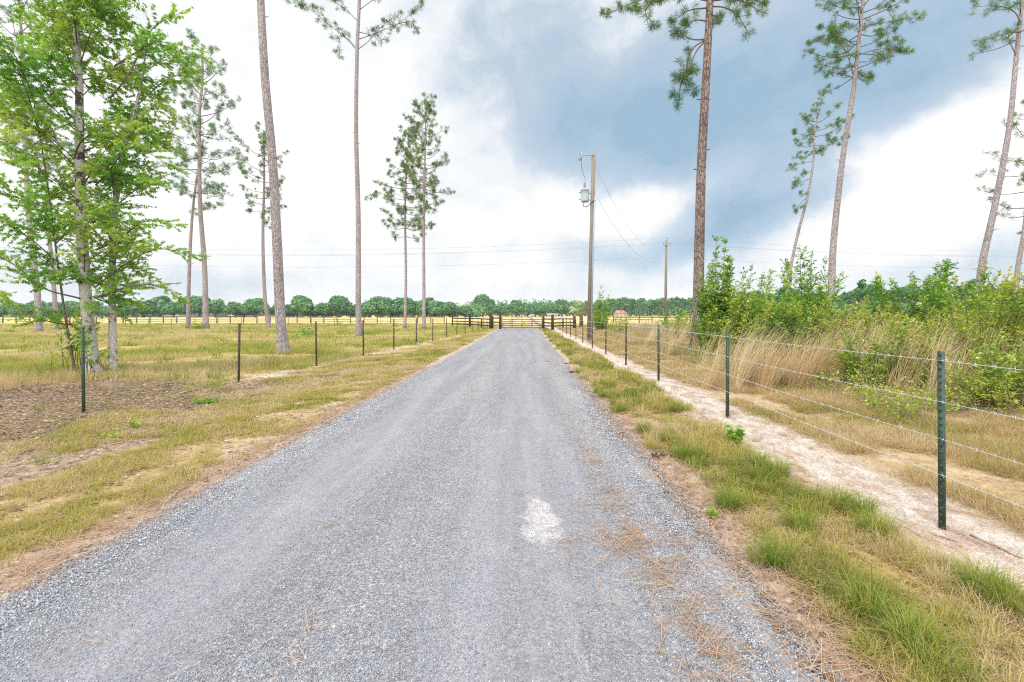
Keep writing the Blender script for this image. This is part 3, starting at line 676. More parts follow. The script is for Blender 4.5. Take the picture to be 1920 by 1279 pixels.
# the big broadleaf tree on the left
rng = np.random.default_rng(201); random.seed(201)
m, n = newmat('lichen_bark'); p = n.pos()
f1 = n.noise(n.scale(p, (1, 1, .7)), 5, 5, .7); f2 = n.noise(p, 22, 5, .7)
hi = n.step(n.sep(p)[2], 1.6, 4.0)
cl_ = n.ramp(f2, [(.3, A(170, 164, 160)), (.7, A(232, 228, 224))])
msk = n.step(n.sub(n.add(f1, n.mul(n.sub(f2, .5), .35)), n.mul(hi, .05)), .36, .46)
n.out(n.bsdf(n.mix(msk, n.ramp(f2, [(.3, A(64, 54, 48)), (.7, A(124, 106, 94))]), cl_), .9, f2, .5, .02, .15)); M['lichen_bark'] = m
TY = 11.8; tx0 = WX(176, TY); g = H1(tx0, TY)
maple = thing('broadleaf_tree', 'large broadleaf tree with pale lichen spotted trunk and layered bright green leaves', 'tree', (tx0, TY, g)); o = np.array((tx0, TY, g))
def stem_px(lst, rads, dy): 
    pts = [(WX(px, TY), TY+dy*(1+.3*k_), WZ(py, TY)) for k_, (px, py) in enumerate(lst)]; return catmull(pts, rads, 7)
P1, R1 = stem_px([(178, 722), (172, 660), (161, 560), (152, 400), (149, 270), (148, 150), (140, 0), (134, -120), (130, -210)], [.17, .135, .122, .11, .095, .075, .055, .035, .012], 0)
R1 = R1*(1+.35*np.exp(-np.clip(P1[:, 2], 0, 9)/.25))
b = MB(); b.tube(P1, R1, 14); b.build('trunk', M['lichen_bark'], maple, o, True)
P2, R2 = stem_px([(196, 712), (190, 620), (184, 520), (184, 400), (192, 290), (214, 190), (224, 120), (232, 20)], [.11, .085, .08, .07, .06, .045, .03, .012], .25)
b = MB(); b.tube(P2, R2, 10); b.build('trunk', M['lichen_bark'], maple, o, True)
P3, R3 = stem_px([(160, 714), (149, 640), (138, 540), (128, 430), (116, 310), (98, 180)], [.028, .025, .022, .019, .015, .007], -.2)
b = MB(); b.tube(P3, R3, 8); b.build('trunk', M['twig'], maple, o, True)
wood = MB(); LP, LD = [], []
nl = 74
for q in range(nl):
    t_ = (q+random.random())/nl
    z = 2.0+t_*9.2
    St, Rr = (P1, R1) if (q % 4 < 2) else ((P2, R2) if q % 4 == 2 else (P3, R3))
    if z > St[-1, 2]-.3: St, Rr = P1, R1
    p = St[int(np.argmin(abs(St[:, 2]-z)))]
    az = q*2.39996+random.uniform(-.5, .5)
    l = random.uniform(1.1, 2.3)*(1.0-.4*max(0, (z-8.0)/4))
    el = random.uniform(.35, .95) if z > 2.6 else random.uniform(-.05, .4)
    d = np.array([math.cos(az)*math.cos(el), math.sin(az)*math.cos(el), math.sin(el)])
    mid = p+d*l*.5+np.array([0, 0, .05*l]); e = p+d*l+np.array([0, 0, -.12*l])
    leafy_limb(wood, LP, LD, [p, mid, e], .006+.006*l, .10, .5, .026, .15, .15, .6, .9, .4)
    for u in (.25, .4, .54, .67, .8, .93):
        b0 = p*(1-u)+e*u+np.array([0, 0, .12*l*u*(1-u)*2])
        a2 = az+random.choice((-1, 1))*random.uniform(.3, 1.9); e2 = random.uniform(-.35, .95); l2 = random.uniform(.5, 1.1)*(1.25-.6*u)
        d2_ = np.array([math.cos(a2)*math.cos(e2), math.sin(a2)*math.cos(e2), math.sin(e2)])
        leafy_limb(wood, LP, LD, [b0, b0+d2_*l2*.5, b0+d2_*l2+np.array([0, 0, -.14*l2])], .005+.004*l2, .09, .40, .026, .1, .12, .6, .9, .4)
for pl in ([(190, 470), (230, 455), (290, 420), (345, 425)], [(188, 540), (240, 500), (310, 470), (372, 480)], [(188, 560), (250, 540), (300, 535), (340, 555)], [(215, 190), (260, 150), (290, 60), (330, 22)], [(224, 130), (270, 110), (310, 90), (345, 80)], [(150, 610), (100, 600), (40, 570), (-10, 555)], [(160, 560), (100, 540), (30, 490), (-40, 470)], [(190, 350), (230, 330), (280, 290), (318, 310)], [(184, 420), (215, 390), (265, 340), (320, 352)], [(150, 300), (180, 270), (250, 240), (310, 255)], [(192, 560), (220, 570), (245, 590)], [(160, 620), (150, 600), (120, 590), (90, 600)]):
    pts = [(WX(px, TY), TY-.15-.25*k_*random.uniform(-.5, 1), WZ(py, TY)) for k_, (px, py) in enumerate(pl)]
    leafy_limb(wood, LP, LD, pts, .024, .09, .7, .026, .15, .1, 1.0)
for q in range(20):      # root sprouts
    a = random.random()*2*PI; x_ = tx0+random.uniform(-.6, .5); y_ = TY+random.uniform(-.5, .2); h_ = random.uniform(.5, 1.8); z_ = H1(x_, y_)
    leafy_limb(wood, LP, LD, [(x_, y_, z_), (x_+.1*math.cos(a), y_, z_+h_*.5), (x_+.3*math.cos(a), y_+.2*math.sin(a), z_+h_)], .011, .10, .30, .04, .3, .2)
wood.build('branch', M['twig'], maple, o)
b = MB(); put_leaves(b, LP, LD, .084, .62, MAPLE_V, MAPLE_Q, MAPLE_T, 1.1, .16)
b.build('crown', M['maple_leaf'], maple, o)

def shrub(name, label, cat, px, Y, Htop, R, nst, leaf, mat, seed, tone=.45, group=None, spread=1.0, tws=.10, twl=.44, ls=.034, wind=.22, start=.16, xoff=0, dn=.6):
    global rng
    rng = np.random.default_rng(seed); random.seed(seed)
    x0 = WX(px, Y)+xoff; g = H1(x0, Y); root = thing(name, label, cat, (x0, Y, g), group); o = np.array((x0, Y, g))
    wood = MB(); LP, LD = [], []
    for q in range(nst):
        a = q*2.4+random.uniform(-.5, .5); u = math.sqrt(random.random()); hz = Htop*random.uniform(.35, 1.0)*(1-.38*u*u)
        rr = R*u*spread
        b0 = np.array((x0+.25*rr*math.cos(a), Y+.25*rr*math.sin(a), g-.03))
        e = np.array((x0+rr*math.cos(a)+wind*hz*.5, Y+rr*math.sin(a), g+hz)); mid = (b0*.45+e*.55)+np.array((0.12*rr*math.cos(a), .12*rr*math.sin(a), .05*hz))
        leafy_limb(wood, LP, LD, [b0, mid, e], .004+.004*hz, tws*dn, twl*(.6+.4*min(1, hz/1.5)), ls*.55, start, .25, .5)
    wood.build('stem', M['twig'], root, o)
    b = MB(); put_leaves(b, LP, LD, leaf*1.12, tone, OV_V, OV_Q, None, .8, .2); b.build('foliage', M[mat], root, o)
    return root
G_ = 'shrubs and saplings outside the wire fence'
shrub('shrub', 'large yellow green thicket shrub at the picture edge behind the first steel post', 'shrub', 1850, 9.3, 2.25, 1.9, 80, .056, 'shrub_yellow', 301, .42, G_)
shrub('shrub', 'low yellow shrub before the large thicket, close outside the wire fence', 'shrub', 1890, 7.0, 1.3, 1.1, 46, .046, 'shrub_mixed', 302, .5, G_, xoff=.1)
shrub('shrub', 'rounded low shrub with mixed green and yellow leaves beside the tan broomsedge', 'shrub', 1640, 9.3, 1.4, 1.0, 48, .046, 'shrub_mixed', 303, .45, G_)
shrub('shrub', 'dark green tall bush with open twiggy top standing behind the thicket', 'shrub', 1735, 13.5, 3.0, 1.8, 58, .072, 'shrub_green', 304, .3, G_, twl=.45)
shrub('sapling', 'young green tree of layered leaves in front of the spreading pine trunk', 'sapling', 1515, 17.5, 3.9, 1.2, 30, .095, 'shrub_green', 305, .5, G_, tws=.16, twl=.6, ls=.06, wind=.05)
shrub('sapling', 'feathery wind blown sapling between the rough pine and the layered young tree', 'sapling', 1405, 16.5, 3.3, 1.35, 42, .08, 'shrub_green', 306, .55, G_, tws=.15, twl=.55, ls=.055, wind=.3)
shrub('sapling', 'narrow upright green sapling right beside the rough barked pine', 'sapling', 1340, 16.0, 4.35, .7, 34, .085, 'shrub_green', 307, .4, G_, tws=.12, twl=.45, ls=.045, wind=.08)
shrub('shrub', 'yellow leaved bush at the foot of the narrow upright sapling', 'shrub', 1375, 14.5, 2.2, 1.2, 56, .065, 'shrub_yellow', 308, .45, G_)
shrub('shrub', 'dense green bush below the feathery sapling', 'shrub', 1440, 15.5, 2.1, 1.4, 60, .07, 'shrub_green', 309, .35, G_)
shrub('shrub', 'yellow green bush at the foot of the layered young tree', 'shrub', 1535, 14.0, 1.7, 1.5, 54, .065, 'shrub_mixed', 310, .4, G_)
shrub('shrub', 'olive bush between the layered young tree and the dark green bush', 'shrub', 1615, 13.0, 1.6, 1.4, 56, .06, 'shrub_yellow', 311, .4, G_)
shrub('shrub', 'small green bush at the foot of the distant utility pole', 'shrub', 1262, 29, 1.55, 1.1, 30, .11, 'shrub_green', 312, .45, G_, tws=.18, twl=.45, ls=.08)
shrub('sapling', 'thin airy sapling directly behind the transformer pole', 'sapling', 1122, 43, 4.2, 1.0, 22, .17, 'shrub_green', 313, .6, G_, tws=.3, twl=.7, ls=.12)
shrub('shrub', 'bright green bush at the foot of the thin airy sapling', 'shrub', 1125, 42, 1.9, 1.0, 24, .14, 'shrub_mixed', 314, .3, G_, tws=.22, twl=.5, ls=.1)
shrub('shrub', 'low yellow bush between the two utility poles', 'shrub', 1160, 37, 1.5, 1.2, 26, .12, 'shrub_yellow', 315, .45, G_, tws=.2, twl=.45, ls=.09)
shrub('shrub', 'pale yellow bush close behind the rough barked pine', 'shrub', 1285, 25, 1.3, 1.1, 30, .09, 'shrub_yellow', 316, .5, G_, tws=.16, twl=.4, ls=.07)
shrub('shrub', 'broad light green shrub behind the large thicket, by the thin dark pine', 'shrub', 1890, 14.5, 1.9, 1.8, 32, .07, 'shrub_mixed', 317, .35, G_)
P_ = 'small plants in the pasture'
shrub('low_bush', 'green low bush between two pine trunks near the board fence', 'bush', 370, 48, .95, 1.0, 22, .16, 'shrub_mixed', 321, .35, P_, tws=.2, twl=.4, ls=.11)
shrub('low_bush', 'dark green small bush in the pasture between thick pine and straight pine', 'bush', 577, 34, .95, .8, 20, .12, 'shrub_green', 322, .3, P_, tws=.18, twl=.3, ls=.09)
shrub('low_bush', 'flat green patch bush in the pasture nearer the thick pine', 'bush', 565, 31, .35, .8, 18, .10, 'shrub_green', 323, .3, P_, tws=.15, twl=.25, ls=.08)
shrub('low_bush', 'tiny green bush against the board fence', 'bush', 637, 70, .8, .5, 10, .16, 'shrub_green', 324, .4, P_, tws=.2, twl=.3, ls=.12)
W_ = 'small weeds near the lane'
shrub('weed', 'leafy green weed on dark soil near the second steel post', 'weed', 385, 8.3, .16, .22, 14, .05, 'shrub_green', 331, .45, W_, tws=.05, twl=.1, ls=.03)
shrub('weed', 'upright dark green weed at the edge of the sand by the wire fence', 'weed', 1375, 5.55, .26, .10, 12, .055, 'shrub_green', 332, .3, W_, tws=.03, twl=.09, ls=.025)
shrub('weed', 'tiny green sprout growing alone on the gravel', 'weed', 1247, 2.08, .03, .03, 9, .022, 'shrub_green', 333, .6, W_, tws=.012, twl=.02, ls=.012)
shrub('weed', 'small yellow sprout on brown needles beside the gravel', 'weed', 1334, 3.58, .07, .04, 8, .03, 'shrub_green', 334, .6, W_, tws=.02, twl=.03, ls=.014)
shrub('weed', 'thin green weed on dark soil nearer the lane', 'weed', 250, 6.4, .14, .07, 8, .04, 'shrub_green', 335, .6, W_, tws=.04, twl=.06, ls=.025)
shrub('weed', 'pale green weed in front of the dark first post', 'weed', 205, 5.9, .10, .14, 8, .04, 'shrub_mixed', 336, .5, W_, tws=.04, twl=.08, ls=.03)

# undergrowth: uncountable low brush
rng = np.random.default_rng(401); random.seed(401)
wood = MB(); LP, LD, LP2, LD2 = [], [], [], []
for _ in range(1050):
    Y = 6.6*(46/6.6)**random.random(); x_ = 5.6+(2.6+Y*.8)*random.random()**1.25 + .35*math.sin(Y*1.7)
    px = VX+F*x_/Y
    if px > 2080 or px < 1130: continue
    if 1335 < px < 1575 and Y < 11.5 and random.random() < .45: continue
    z_ = H1(x_, Y); h_ = random.uniform(.3, .95)*(1.0 if x_ > 7.2 else .5)*(1 if Y < 14 else 1.2); a = random.random()*2*PI
    s_ = max(1, Y/11)
    tgt = (LP, LD) if random.random() < .6 else (LP2, LD2)
    if random.random() < .28: tgt = ([], [])
    for q in range(3):
        a += 2.1; e = (x_+.35*h_*math.cos(a), Y+.35*h_*math.sin(a), z_+h_*random.uniform(.7, 1.1))
        leafy_limb(wood, tgt[0], tgt[1], [(x_, Y, z_-.02), (x_+.12*math.cos(a), Y+.12*math.sin(a), z_+.5*h_), e], .004*s_, .08*s_, .28, .03*s_, .15, .3, .6)
wo = wood
b = MB(); put_leaves(b, LP, LD, .052, .5, OV_V, OV_Q, None, .8, .2)
tag(b.build('undergrowth', M['shrub_mixed']), 'low mixed brush covering the ground outside the wire fence', 'undergrowth', kind='stuff')
b = MB(); put_leaves(b, LP2, LD2, .052, .45, OV_V, OV_Q, None, .8, .2); tag(b.build('yellow_undergrowth', M['shrub_yellow']), 'low yellowish brush mixed through the undergrowth', 'undergrowth', kind='stuff')
tag(wo.build('brush_twigs', M['dead_wood']), 'bare grey twigs within the low brush', 'twigs', kind='stuff')
N = 420; ty = logy(N, 6, 45); tx = 5.6+(3+ty*.7)*rng.random(N); k = (VX+F*tx/ty < 2080); tx, ty = tx[k], ty[k]
grass('brush_grass', M['grass_dry'], tx, ty, 22, .14, .28+.4*rng.random(len(tx)), .005*np.clip(ty/8, 1, 4), .1+.7*rng.random(len(tx)), 'dry grass stalks among the brush', .6, wind=.4)

# ------------------------------------------------------------------ far trees
def blob_crown(mb, c, rad, n_, size, tone, seed):
    r = np.random.default_rng(seed)
    d = unit(r.normal(size=(n_, 3))); rr = r.random(n_)**.22
    lump = 1+.46*(fbm(d[:, 0]*2.2+5, d[:, 2]*2.2+d[:, 1]*1.9, seed)-.5)*2
    P = np.asarray(c)+d*np.asarray(rad)*(rr*lump)[:, None]
    nrm = unit(d+r.normal(size=(n_, 3))*.6); tan = unit(np.cross(nrm, r.normal(size=(n_, 3))))
    rot = np.stack([tan, np.cross(nrm, tan), nrm], -1)
    tv = np.array([(-.5, -.35, 0), (.4, -.5, .1), (.5, .4, 0), (-.35, .5, .1)])
    tn = np.clip(tone+.35*d[:, 2]*0+r.normal(size=n_)*.2+.5*(fbm(P[:, 0]*.35, P[:, 2]*.5, seed)-.5), 0, 1)
    mb.inst(tv, [(0, 1, 2, 3)], None, P, rot, size*(.6+.8*r.random(n_)), tn)
OAKS = []
for v in range(5):
    random.seed(500+v); r_ = random
    root = thing('oak_tree', 'x', 'tree', (0, 0, 0), 'round oaks in the far row across the field'); 
    W_o, H_o = r_.uniform(5.2, 6.8), r_.uniform(9.6, 12.2)
    tb = MB(); tb.tube([(0, 0, -.2), (.1, 0, 1.6), (.2, 0, 4.5)], [.6, .45, .3], 8)
    for q in range(6):
        a = q*1.05+r_.random(); tb.tube([(.1, 0, 2.0+.3*q*.5), (2*math.cos(a), 2*math.sin(a), 4.0), (4*math.cos(a), 4*math.sin(a), 6)], [.28, .2, .08], 6, False)
    tb.build('trunk', M['pine_branch'], root)
    cb2 = MB()
    blob_crown(cb2, (0, 0, H_o*.60), (W_o*.72, W_o*.72, H_o*.36), 1500, .75, .45, 510+v)
    for q in range(13):
        a = q*2.4; rr = W_o*(.62 if q < 8 else .3); zz_ = H_o*(.40+.18*r_.random()) if q < 8 else H_o*(.7+.12*r_.random())
        blob_crown(cb2, (rr*math.cos(a), rr*math.sin(a), zz_), (W_o*.34, W_o*.34, H_o*.2), 420, .65, .25+.45*r_.random(), 520+v*20+q)
    cb2.build('crown', M['oak_far'], root); OAKS.append(root)
ordn = ['first', 'second', 'third', 'fourth', 'fifth', 'sixth', 'seventh', 'eighth', 'ninth', 'tenth', 'eleventh', 'twelfth', 'thirteenth', 'fourteenth', 'fifteenth', 'sixteenth', 'seventeenth', 'eighteenth', 'nineteenth', 'twentieth', 'twenty-first', 'twenty-second', 'twenty-third', 'twenty-fourth', 'twenty-fifth', 'twenty-sixth', 'twenty-seventh', 'twenty-eighth', 'twenty-ninth', 'thirtieth', 'thirty-first', 'thirty-second', 'thirty-third', 'thirty-fourth']
opx = [(872, 250, .8), (843, 255, .72), (820, 246, .95), (800, 252, 1.08), (776, 244, 1.02), (757, 250, 1.16), (735, 254, .95), (716, 247, 1.12), (694, 250, .95), (660, 250, .88), (636, 246, 1.08), (610, 250, 1.0), (588, 254, .9), (566, 246, 1.0), (540, 252, .9), (524, 256, .85), (479, 244, 1.16), (458, 250, .95), (442, 246, .98), (404, 248, 1.05), (374, 252, .92), (352, 250, .86), (326, 246, .92), (300, 250, .92), (268, 244, 1.02), (238, 250, .8), (200, 252, .9), (172, 250, .85), (140, 246, .9), (112, 250, .95), (70, 250, .85), (40, 247, .9), (14, 252, .9)]
random.seed(9); proto_used = set()
for k_, (px, Y, s) in enumerate(opx):
    v = k_ % 5
    if v not in proto_used: c = OAKS[v]; proto_used.add(v)
    else: c = copy_tree(OAKS[v])
    c.location = (WX(px, Y), Y, -.1); c.rotation_euler = (0, 0, random.random()*6.28); s *= random.uniform(.8, 1.15)
    c.scale = (s*random.uniform(1.1, 1.4), s*random.uniform(1.1, 1.3), s*random.uniform(.72, 1.12))
    c['label'] = f'round green oak across the field, {ordn[k_]} in its row counting from the gate'
    c['group'] = 'round oaks in the far row across the field'
opx2 = [(905, 330, 1.45, 'tall bare stemmed tree standing above the far wood just before the gate'), (938, 340, .92, 'round tree before the far wood directly above the gate hinge post'), (968, 330, 1.02, 'round tree before the far wood above the first half of the gate'), (1004, 335, 1.0, 'round tree before the far wood above the latch end of the gate'), (1054, 330, 1.12, 'dark round tree before the far wood beyond the corral rails'), (1024, 350, .85, 'small round tree before the far wood beside the white shed'), (1200, 400, .8, 'small light green round tree beside the distant red roofed house'), (888, 345, .8, 'low round tree between oak row and tall bare stemmed tree')]
for k_, (px, Y, s, lb) in enumerate(opx2):
    c = copy_tree(OAKS[(k_*2+1) % 5]); c.location = (WX(px, Y), Y, -.1); c.scale = (s, s, s); c.rotation_euler = (0, 0, k_*1.1)
    c['label'] = lb; c['group'] = 'single trees before the far wood'
# far woods that read as one mass
def wood_mass(name, label, spots, mat, size, seed, pines=False):
    r = random.Random(seed); b = MB(); tk = MB()
    for (px, Y, h_, w_) in spots:
        x_ = WX(px, Y)
        if pines:
            b.tube([(x_, Y, 0), (x_+r.uniform(-.4, .4), Y, h_*.9)], [.3, .12], 5, False, .9)
            for q in range(4): blob_crown(b, (x_+r.uniform(-1, 1)*w_*.5, Y+r.uniform(-1, 1), h_*(.66+.09*q)), (w_*.5, w_*.5, h_*.09), 70, size, r.uniform(.15, .7), r.randrange(9999))
        else:
            blob_crown(b, (x_, Y, h_*.5), (w_, w_*.6, h_*.5), 240, size, r.uniform(.15, .7), r.randrange(9999))
    return tag(b.build(name, M[mat]), label, 'wood', kind='stuff')
rr = random.Random(5)
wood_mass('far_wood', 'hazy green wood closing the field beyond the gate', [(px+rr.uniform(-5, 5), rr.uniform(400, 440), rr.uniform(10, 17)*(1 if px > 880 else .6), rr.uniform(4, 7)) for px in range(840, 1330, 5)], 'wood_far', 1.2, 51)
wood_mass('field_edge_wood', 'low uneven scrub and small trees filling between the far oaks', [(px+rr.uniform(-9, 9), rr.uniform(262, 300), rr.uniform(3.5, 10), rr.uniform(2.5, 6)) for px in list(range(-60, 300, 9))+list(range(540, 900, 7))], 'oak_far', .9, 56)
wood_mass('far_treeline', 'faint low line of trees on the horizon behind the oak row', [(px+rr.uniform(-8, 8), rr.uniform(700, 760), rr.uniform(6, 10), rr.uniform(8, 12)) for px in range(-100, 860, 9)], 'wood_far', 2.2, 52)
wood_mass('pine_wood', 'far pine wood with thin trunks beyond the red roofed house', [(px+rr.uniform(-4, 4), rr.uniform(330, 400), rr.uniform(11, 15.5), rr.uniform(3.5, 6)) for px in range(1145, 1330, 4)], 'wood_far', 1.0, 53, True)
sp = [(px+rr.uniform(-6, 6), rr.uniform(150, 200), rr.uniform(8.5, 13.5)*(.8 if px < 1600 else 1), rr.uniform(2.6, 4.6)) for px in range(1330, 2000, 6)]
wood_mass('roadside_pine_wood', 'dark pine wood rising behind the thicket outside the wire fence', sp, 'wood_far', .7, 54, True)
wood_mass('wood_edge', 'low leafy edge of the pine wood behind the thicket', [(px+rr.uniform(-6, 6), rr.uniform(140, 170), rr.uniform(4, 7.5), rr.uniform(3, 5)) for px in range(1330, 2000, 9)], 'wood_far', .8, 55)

# ------------------------------------------------------------------ fences
M['steel_green'] = plainmat('green_painted_steel', A(52, 70, 62), A(84, 104, 92), 30, .55, bs=.1)
M['steel_dark'] = plainmat('dark_weathered_steel', A(62, 54, 50), A(98, 84, 76), 30, .6, bs=.1)
M['galv'] = plainmat('galvanised_wire', A(196, 204, 212), A(228, 234, 240), 40, .4, bs=.05, metal=.2)
M['black_wood'] = plainmat('dark_creosote_wood', A(44, 36, 34), A(86, 72, 66), 16, stretch=(1, 1, .3))
M['grey_board'] = plainmat('weathered_board', A(88, 82, 80), A(136, 128, 122), 10)
M['gate_paint'] = plainmat('dark_gate_tube', A(58, 50, 48), A(92, 82, 76), 20, .5)
def tpost_mesh(h=1.33, w=.044, d=.038):
    b = MB(); b.box((0, 0, h/2-.05), (.007, w, h+.1)); b.box((d/2+.0035, 0, h/2-.051), (d, .007, h+.096))
    n_ = int(h/.052)
    for k_ in range(n_): b.box((-.0065, 0, .06+k_*.052), (.010, .013, .016))
    return b
def wirefence():
    root = thing('barbed_wire_fence', 'barbed wire fence of four strands on green steel posts along the sandy track', 'fence', (3.11, 3.4, 0))
    o = np.array((3.11, 3.4, 0))
    Ys = [3.395, 7.07, 10.8, 14.4, 18.1, 21.9, 25.7, 29.4, 33.1, 36.7, 40.4, 44.0]
    g = tpost_mesh(); first = None; rr2 = random.Random(3); tops = []
    for k_, Y in enumerate(Ys):
        x_ = 3.11+.0028*(Y-3.4)*2; 
        if k_ == 0: p_ = g.build('steel_post', M['steel_green'], root); first = p_
        elif k_ == 3: p_ = tpost_mesh().build('steel_post', M['steel_dark'], root); dark = p_
        else:
            p_ = (first if k_ < 3 else dark).copy(); COL.objects.link(p_); p_.parent = root
        z_ = H1(x_, Y) if k_ else -.005
        p_.location = (x_-o[0], Y-o[1], z_); p_.rotation_euler = (rr2.uniform(-.012, .012), rr2.uniform(-.015, .012), .35+rr2.uniform(-.1, .1))
        tops.append((x_, Y, z_))
    for zz_ in (1.262, .955, .677, .41):
        b = MB(); nodes = [(3.10, -4.0, 0)]+tops+[(3.2, 47.4, 0)]
        pts = []
        for a_, c_ in zip(nodes[:-1], nodes[1:]):
            m_ = 14
            for q in range(m_):
                t_ = q/m_; pts.append((a_[0]+(c_[0]-a_[0])*t_-.012, a_[1]+(c_[1]-a_[1])*t_, a_[2]+(c_[2]-a_[2])*t_+zz_-.045*t_*(1-t_)*(1+rr2.random()*.05)))
        pts.append((3.19, 47.4, zz_)); pts = np.array(pts)
        yy = pts[:, 1]
        b.tube(pts, .0019+.00010*np.clip(yy, 0, 60), 5)
        cum = np.concatenate([[0], np.cumsum(np.linalg.norm(np.diff(pts, axis=0), axis=1))])
        for s in np.arange(.5, min(cum[-1], 34), .125):     # barbs
            c_ = np.array([np.interp(s, cum, pts[:, i_]) for i_ in range(3)]); a_ = rr2.random()*PI
            if c_[1] < 1: continue
            d_ = np.array((math.cos(a_), .5, math.sin(a_)))*.017
            b.tube([c_-d_, c_+d_], .0016, 3)
            d_ = np.array((-math.sin(a_), -.5, math.cos(a_)))*.014; b.tube([c_-d_, c_+d_], .0016, 3)
        b.build('barbed_wire', M['galv'], root, o)
wirefence()
# the line of steel posts on the other side of the lane
lp = [(157, 7.38), (448, 10.75), (594, 14.2), (682, 17.5), (739, 21.0), (781, 24.6), (812, 28.0), (838, 31.6), (857, 35.2), (872.5, 38.4), (885.5, 41.6), (896.5, 44.2), (906.4, 46.2), (913.6, 47.6)]
proto = None
ltx = ['dark green steel fence post in front of the lichen spotted tree', 'brown steel fence post between the lichen spotted tree and the thick pine', 'brown steel fence post just past the thick leaning pine', 'brown steel fence post touching the straight tall pine in view']
for k_, (px, Y) in enumerate(lp):
    x_ = WX(px, Y); z_ = H1(x_, Y)
    if k_ == 0: p_ = tpost_mesh(1.38).build('fence_post', M['steel_green'])
    elif k_ == 1: p_ = proto = tpost_mesh(1.38).build('fence_post', M['steel_dark'])
    else: p_ = proto.copy(); COL.objects.link(p_)
    p_.location = (x_, Y, z_); p_.rotation_euler = (0, random.uniform(-.02, .02), PI-.3); 
    p_.scale = (1+.004*Y, 1+.004*Y, 1)
    tag(p_, ltx[k_] if k_ < 4 else f'thin brown steel fence post, {ordn[k_]} in its line counting from the lichen spotted tree', 'fence post', 'steel posts in line beside the lane')
# thin wire fence before the board fence
root = thing('wire_fence', 'faint low wire fence of thin posts before the grey board fence', 'fence', (WX(240, 64), 64, 0)); o = np.array((WX(240, 64), 64, 0))
xs_ = [WX(px, 64) for px in np.arange(235, 790, 43.6)]; pr = None
for x_ in xs_:
    if pr is None: b = MB(); b.tube([(0, 0, -.1), (0, 0, 1.15)], .032, 6); p_ = pr = b.build('post', M['grey_board'], root)
    else: p_ = pr.copy(); COL.objects.link(p_); p_.parent = root
    p_.location = (x_-o[0], 0, H1(x_, 64)); p_.rotation_euler = (random.uniform(-.05, .05), random.uniform(-.06, .06), 0)
b = MB()
for z_ in (.5, .95): b.tube([(x_, 64, H1(x_, 64)+z_) for x_ in xs_], .006, 3)
b.build('wire', M['galv'], root, o)
# grey board fence across the pasture
def board_fence(name, label, x0, x1, Y, step, zs_, mat, gaps, hp=1.25, pr_=.075, bd=.13, seed=1):
    r = random.Random(seed); root = thing(name, label, 'fence', (x0, Y, 0)); o = np.array((x0, Y, 0)); n_ = int(round((x1-x0)/step)); first = None
    g = [H1(x0+q*step, Y)*.5 for q in range(n_+1)]
    for q in range(n_+1):
        if first is None: b = MB(); b.box((0, 0, hp/2-.1), (pr_*2, pr_*2, hp+.2)); p_ = first = b.build('post', M[mat], root)
        else: p_ = first.copy(); COL.objects.link(p_); p_.parent = root
        p_.location = (q*step, 0, g[q]); p_.rotation_euler = (r.uniform(-.02, .02), r.uniform(-.02, .02), 0)
        p_.scale = (1, 1, 1+r.uniform(-.03, .04))
    for row, z_ in enumerate(zs_):
        b = None
        for q in range(n_+1):
            if q == n_ or (row, q) in gaps:
                if b: b.build('board', M[mat], root, o)
                b = None; continue
            b = b or MB(); dz = r.uniform(-.02, .02)
            a_, c_ = np.array((x0+q*step-.002, Y-pr_-.022, g[q]+z_)), np.array((x0+(q+1)*step, Y-pr_-.022, g[q+1]+z_))
            v = []
            for p3 in (a_, c_):
                for dy_, dz_ in ((-.018, -bd/2), (.018, -bd/2), (.018, bd/2), (-.018, bd/2)): v.append(p3+np.array((0, dy_, dz_)))
            b.raw(v, [(0, 1, 5, 4), (1, 2, 6, 5), (2, 3, 7, 6), (3, 0, 4, 7), (0, 3, 2, 1), (4, 5, 6, 7)])
    return root
xl = WX(-120, 83); n_sp = int((WX(848, 83)-xl)/2.44)
r = random.Random(12); gaps = set()
for q in range(n_sp+2):
    if r.random() < .16: gaps.add((2, q))
    if r.random() < .10: gaps.add((0, q))
    if r.random() < .06: gaps.add((1, q))
board_fence('board_fence', 'long grey three board fence crossing the pasture before the golden field', xl, xl+n_sp*2.44, 83, 2.44, (.42, .78, 1.16), 'grey_board', gaps, 1.28)
board_fence('board_fence', 'dark two board fence crossing the field beyond the utility poles', WX(1150, 86), WX(1150, 86)+13*2.44, 86, 2.44, (.62, 1.06), 'black_wood', {(0, 3), (0, 4), (0, 9)}, 1.25, seed=4)
# corral wings and gate
GYd = 50.0
def wing(name, label, pts, zs_, mat='black_wood', h=1.62, fat=.13):
    root = thing(name, label, 'fence', (pts[0][0], pts[0][1], 0)); o = np.array((pts[0][0], pts[0][1], 0)); r = random.Random(6)
    for (x_, y_, hh_, f_) in pts:
        b = MB(); b.tube([(0, 0, -.1), (0, 0, hh_*.5), (0, 0, hh_)], [f_, f_*.97, f_*.94], 10); p_ = b.build('post', M[mat], root); p_.location = (x_-o[0], y_-o[1], 0)
    for z_ in zs_:
        for a_, c_ in zip(pts[:-1], pts[1:]):
            b = MB(); A_ = np.array((a_[0], a_[1]-a_[3]-.02, z_)); C_ = np.array((c_[0], c_[1]-c_[3]-.02, z_+r.uniform(-.03, .03)))
            d_ = unit(C_-A_); nrm = np.array((-d_[1], d_[0], 0)); rot = np.stack([d_, nrm, np.array((0, 0, 1.))], -1)
            b.box((A_+C_)/2, (np.linalg.norm(C_-A_), .04, .14), rot)
            b.build('board', M[mat], root, o)
    return root
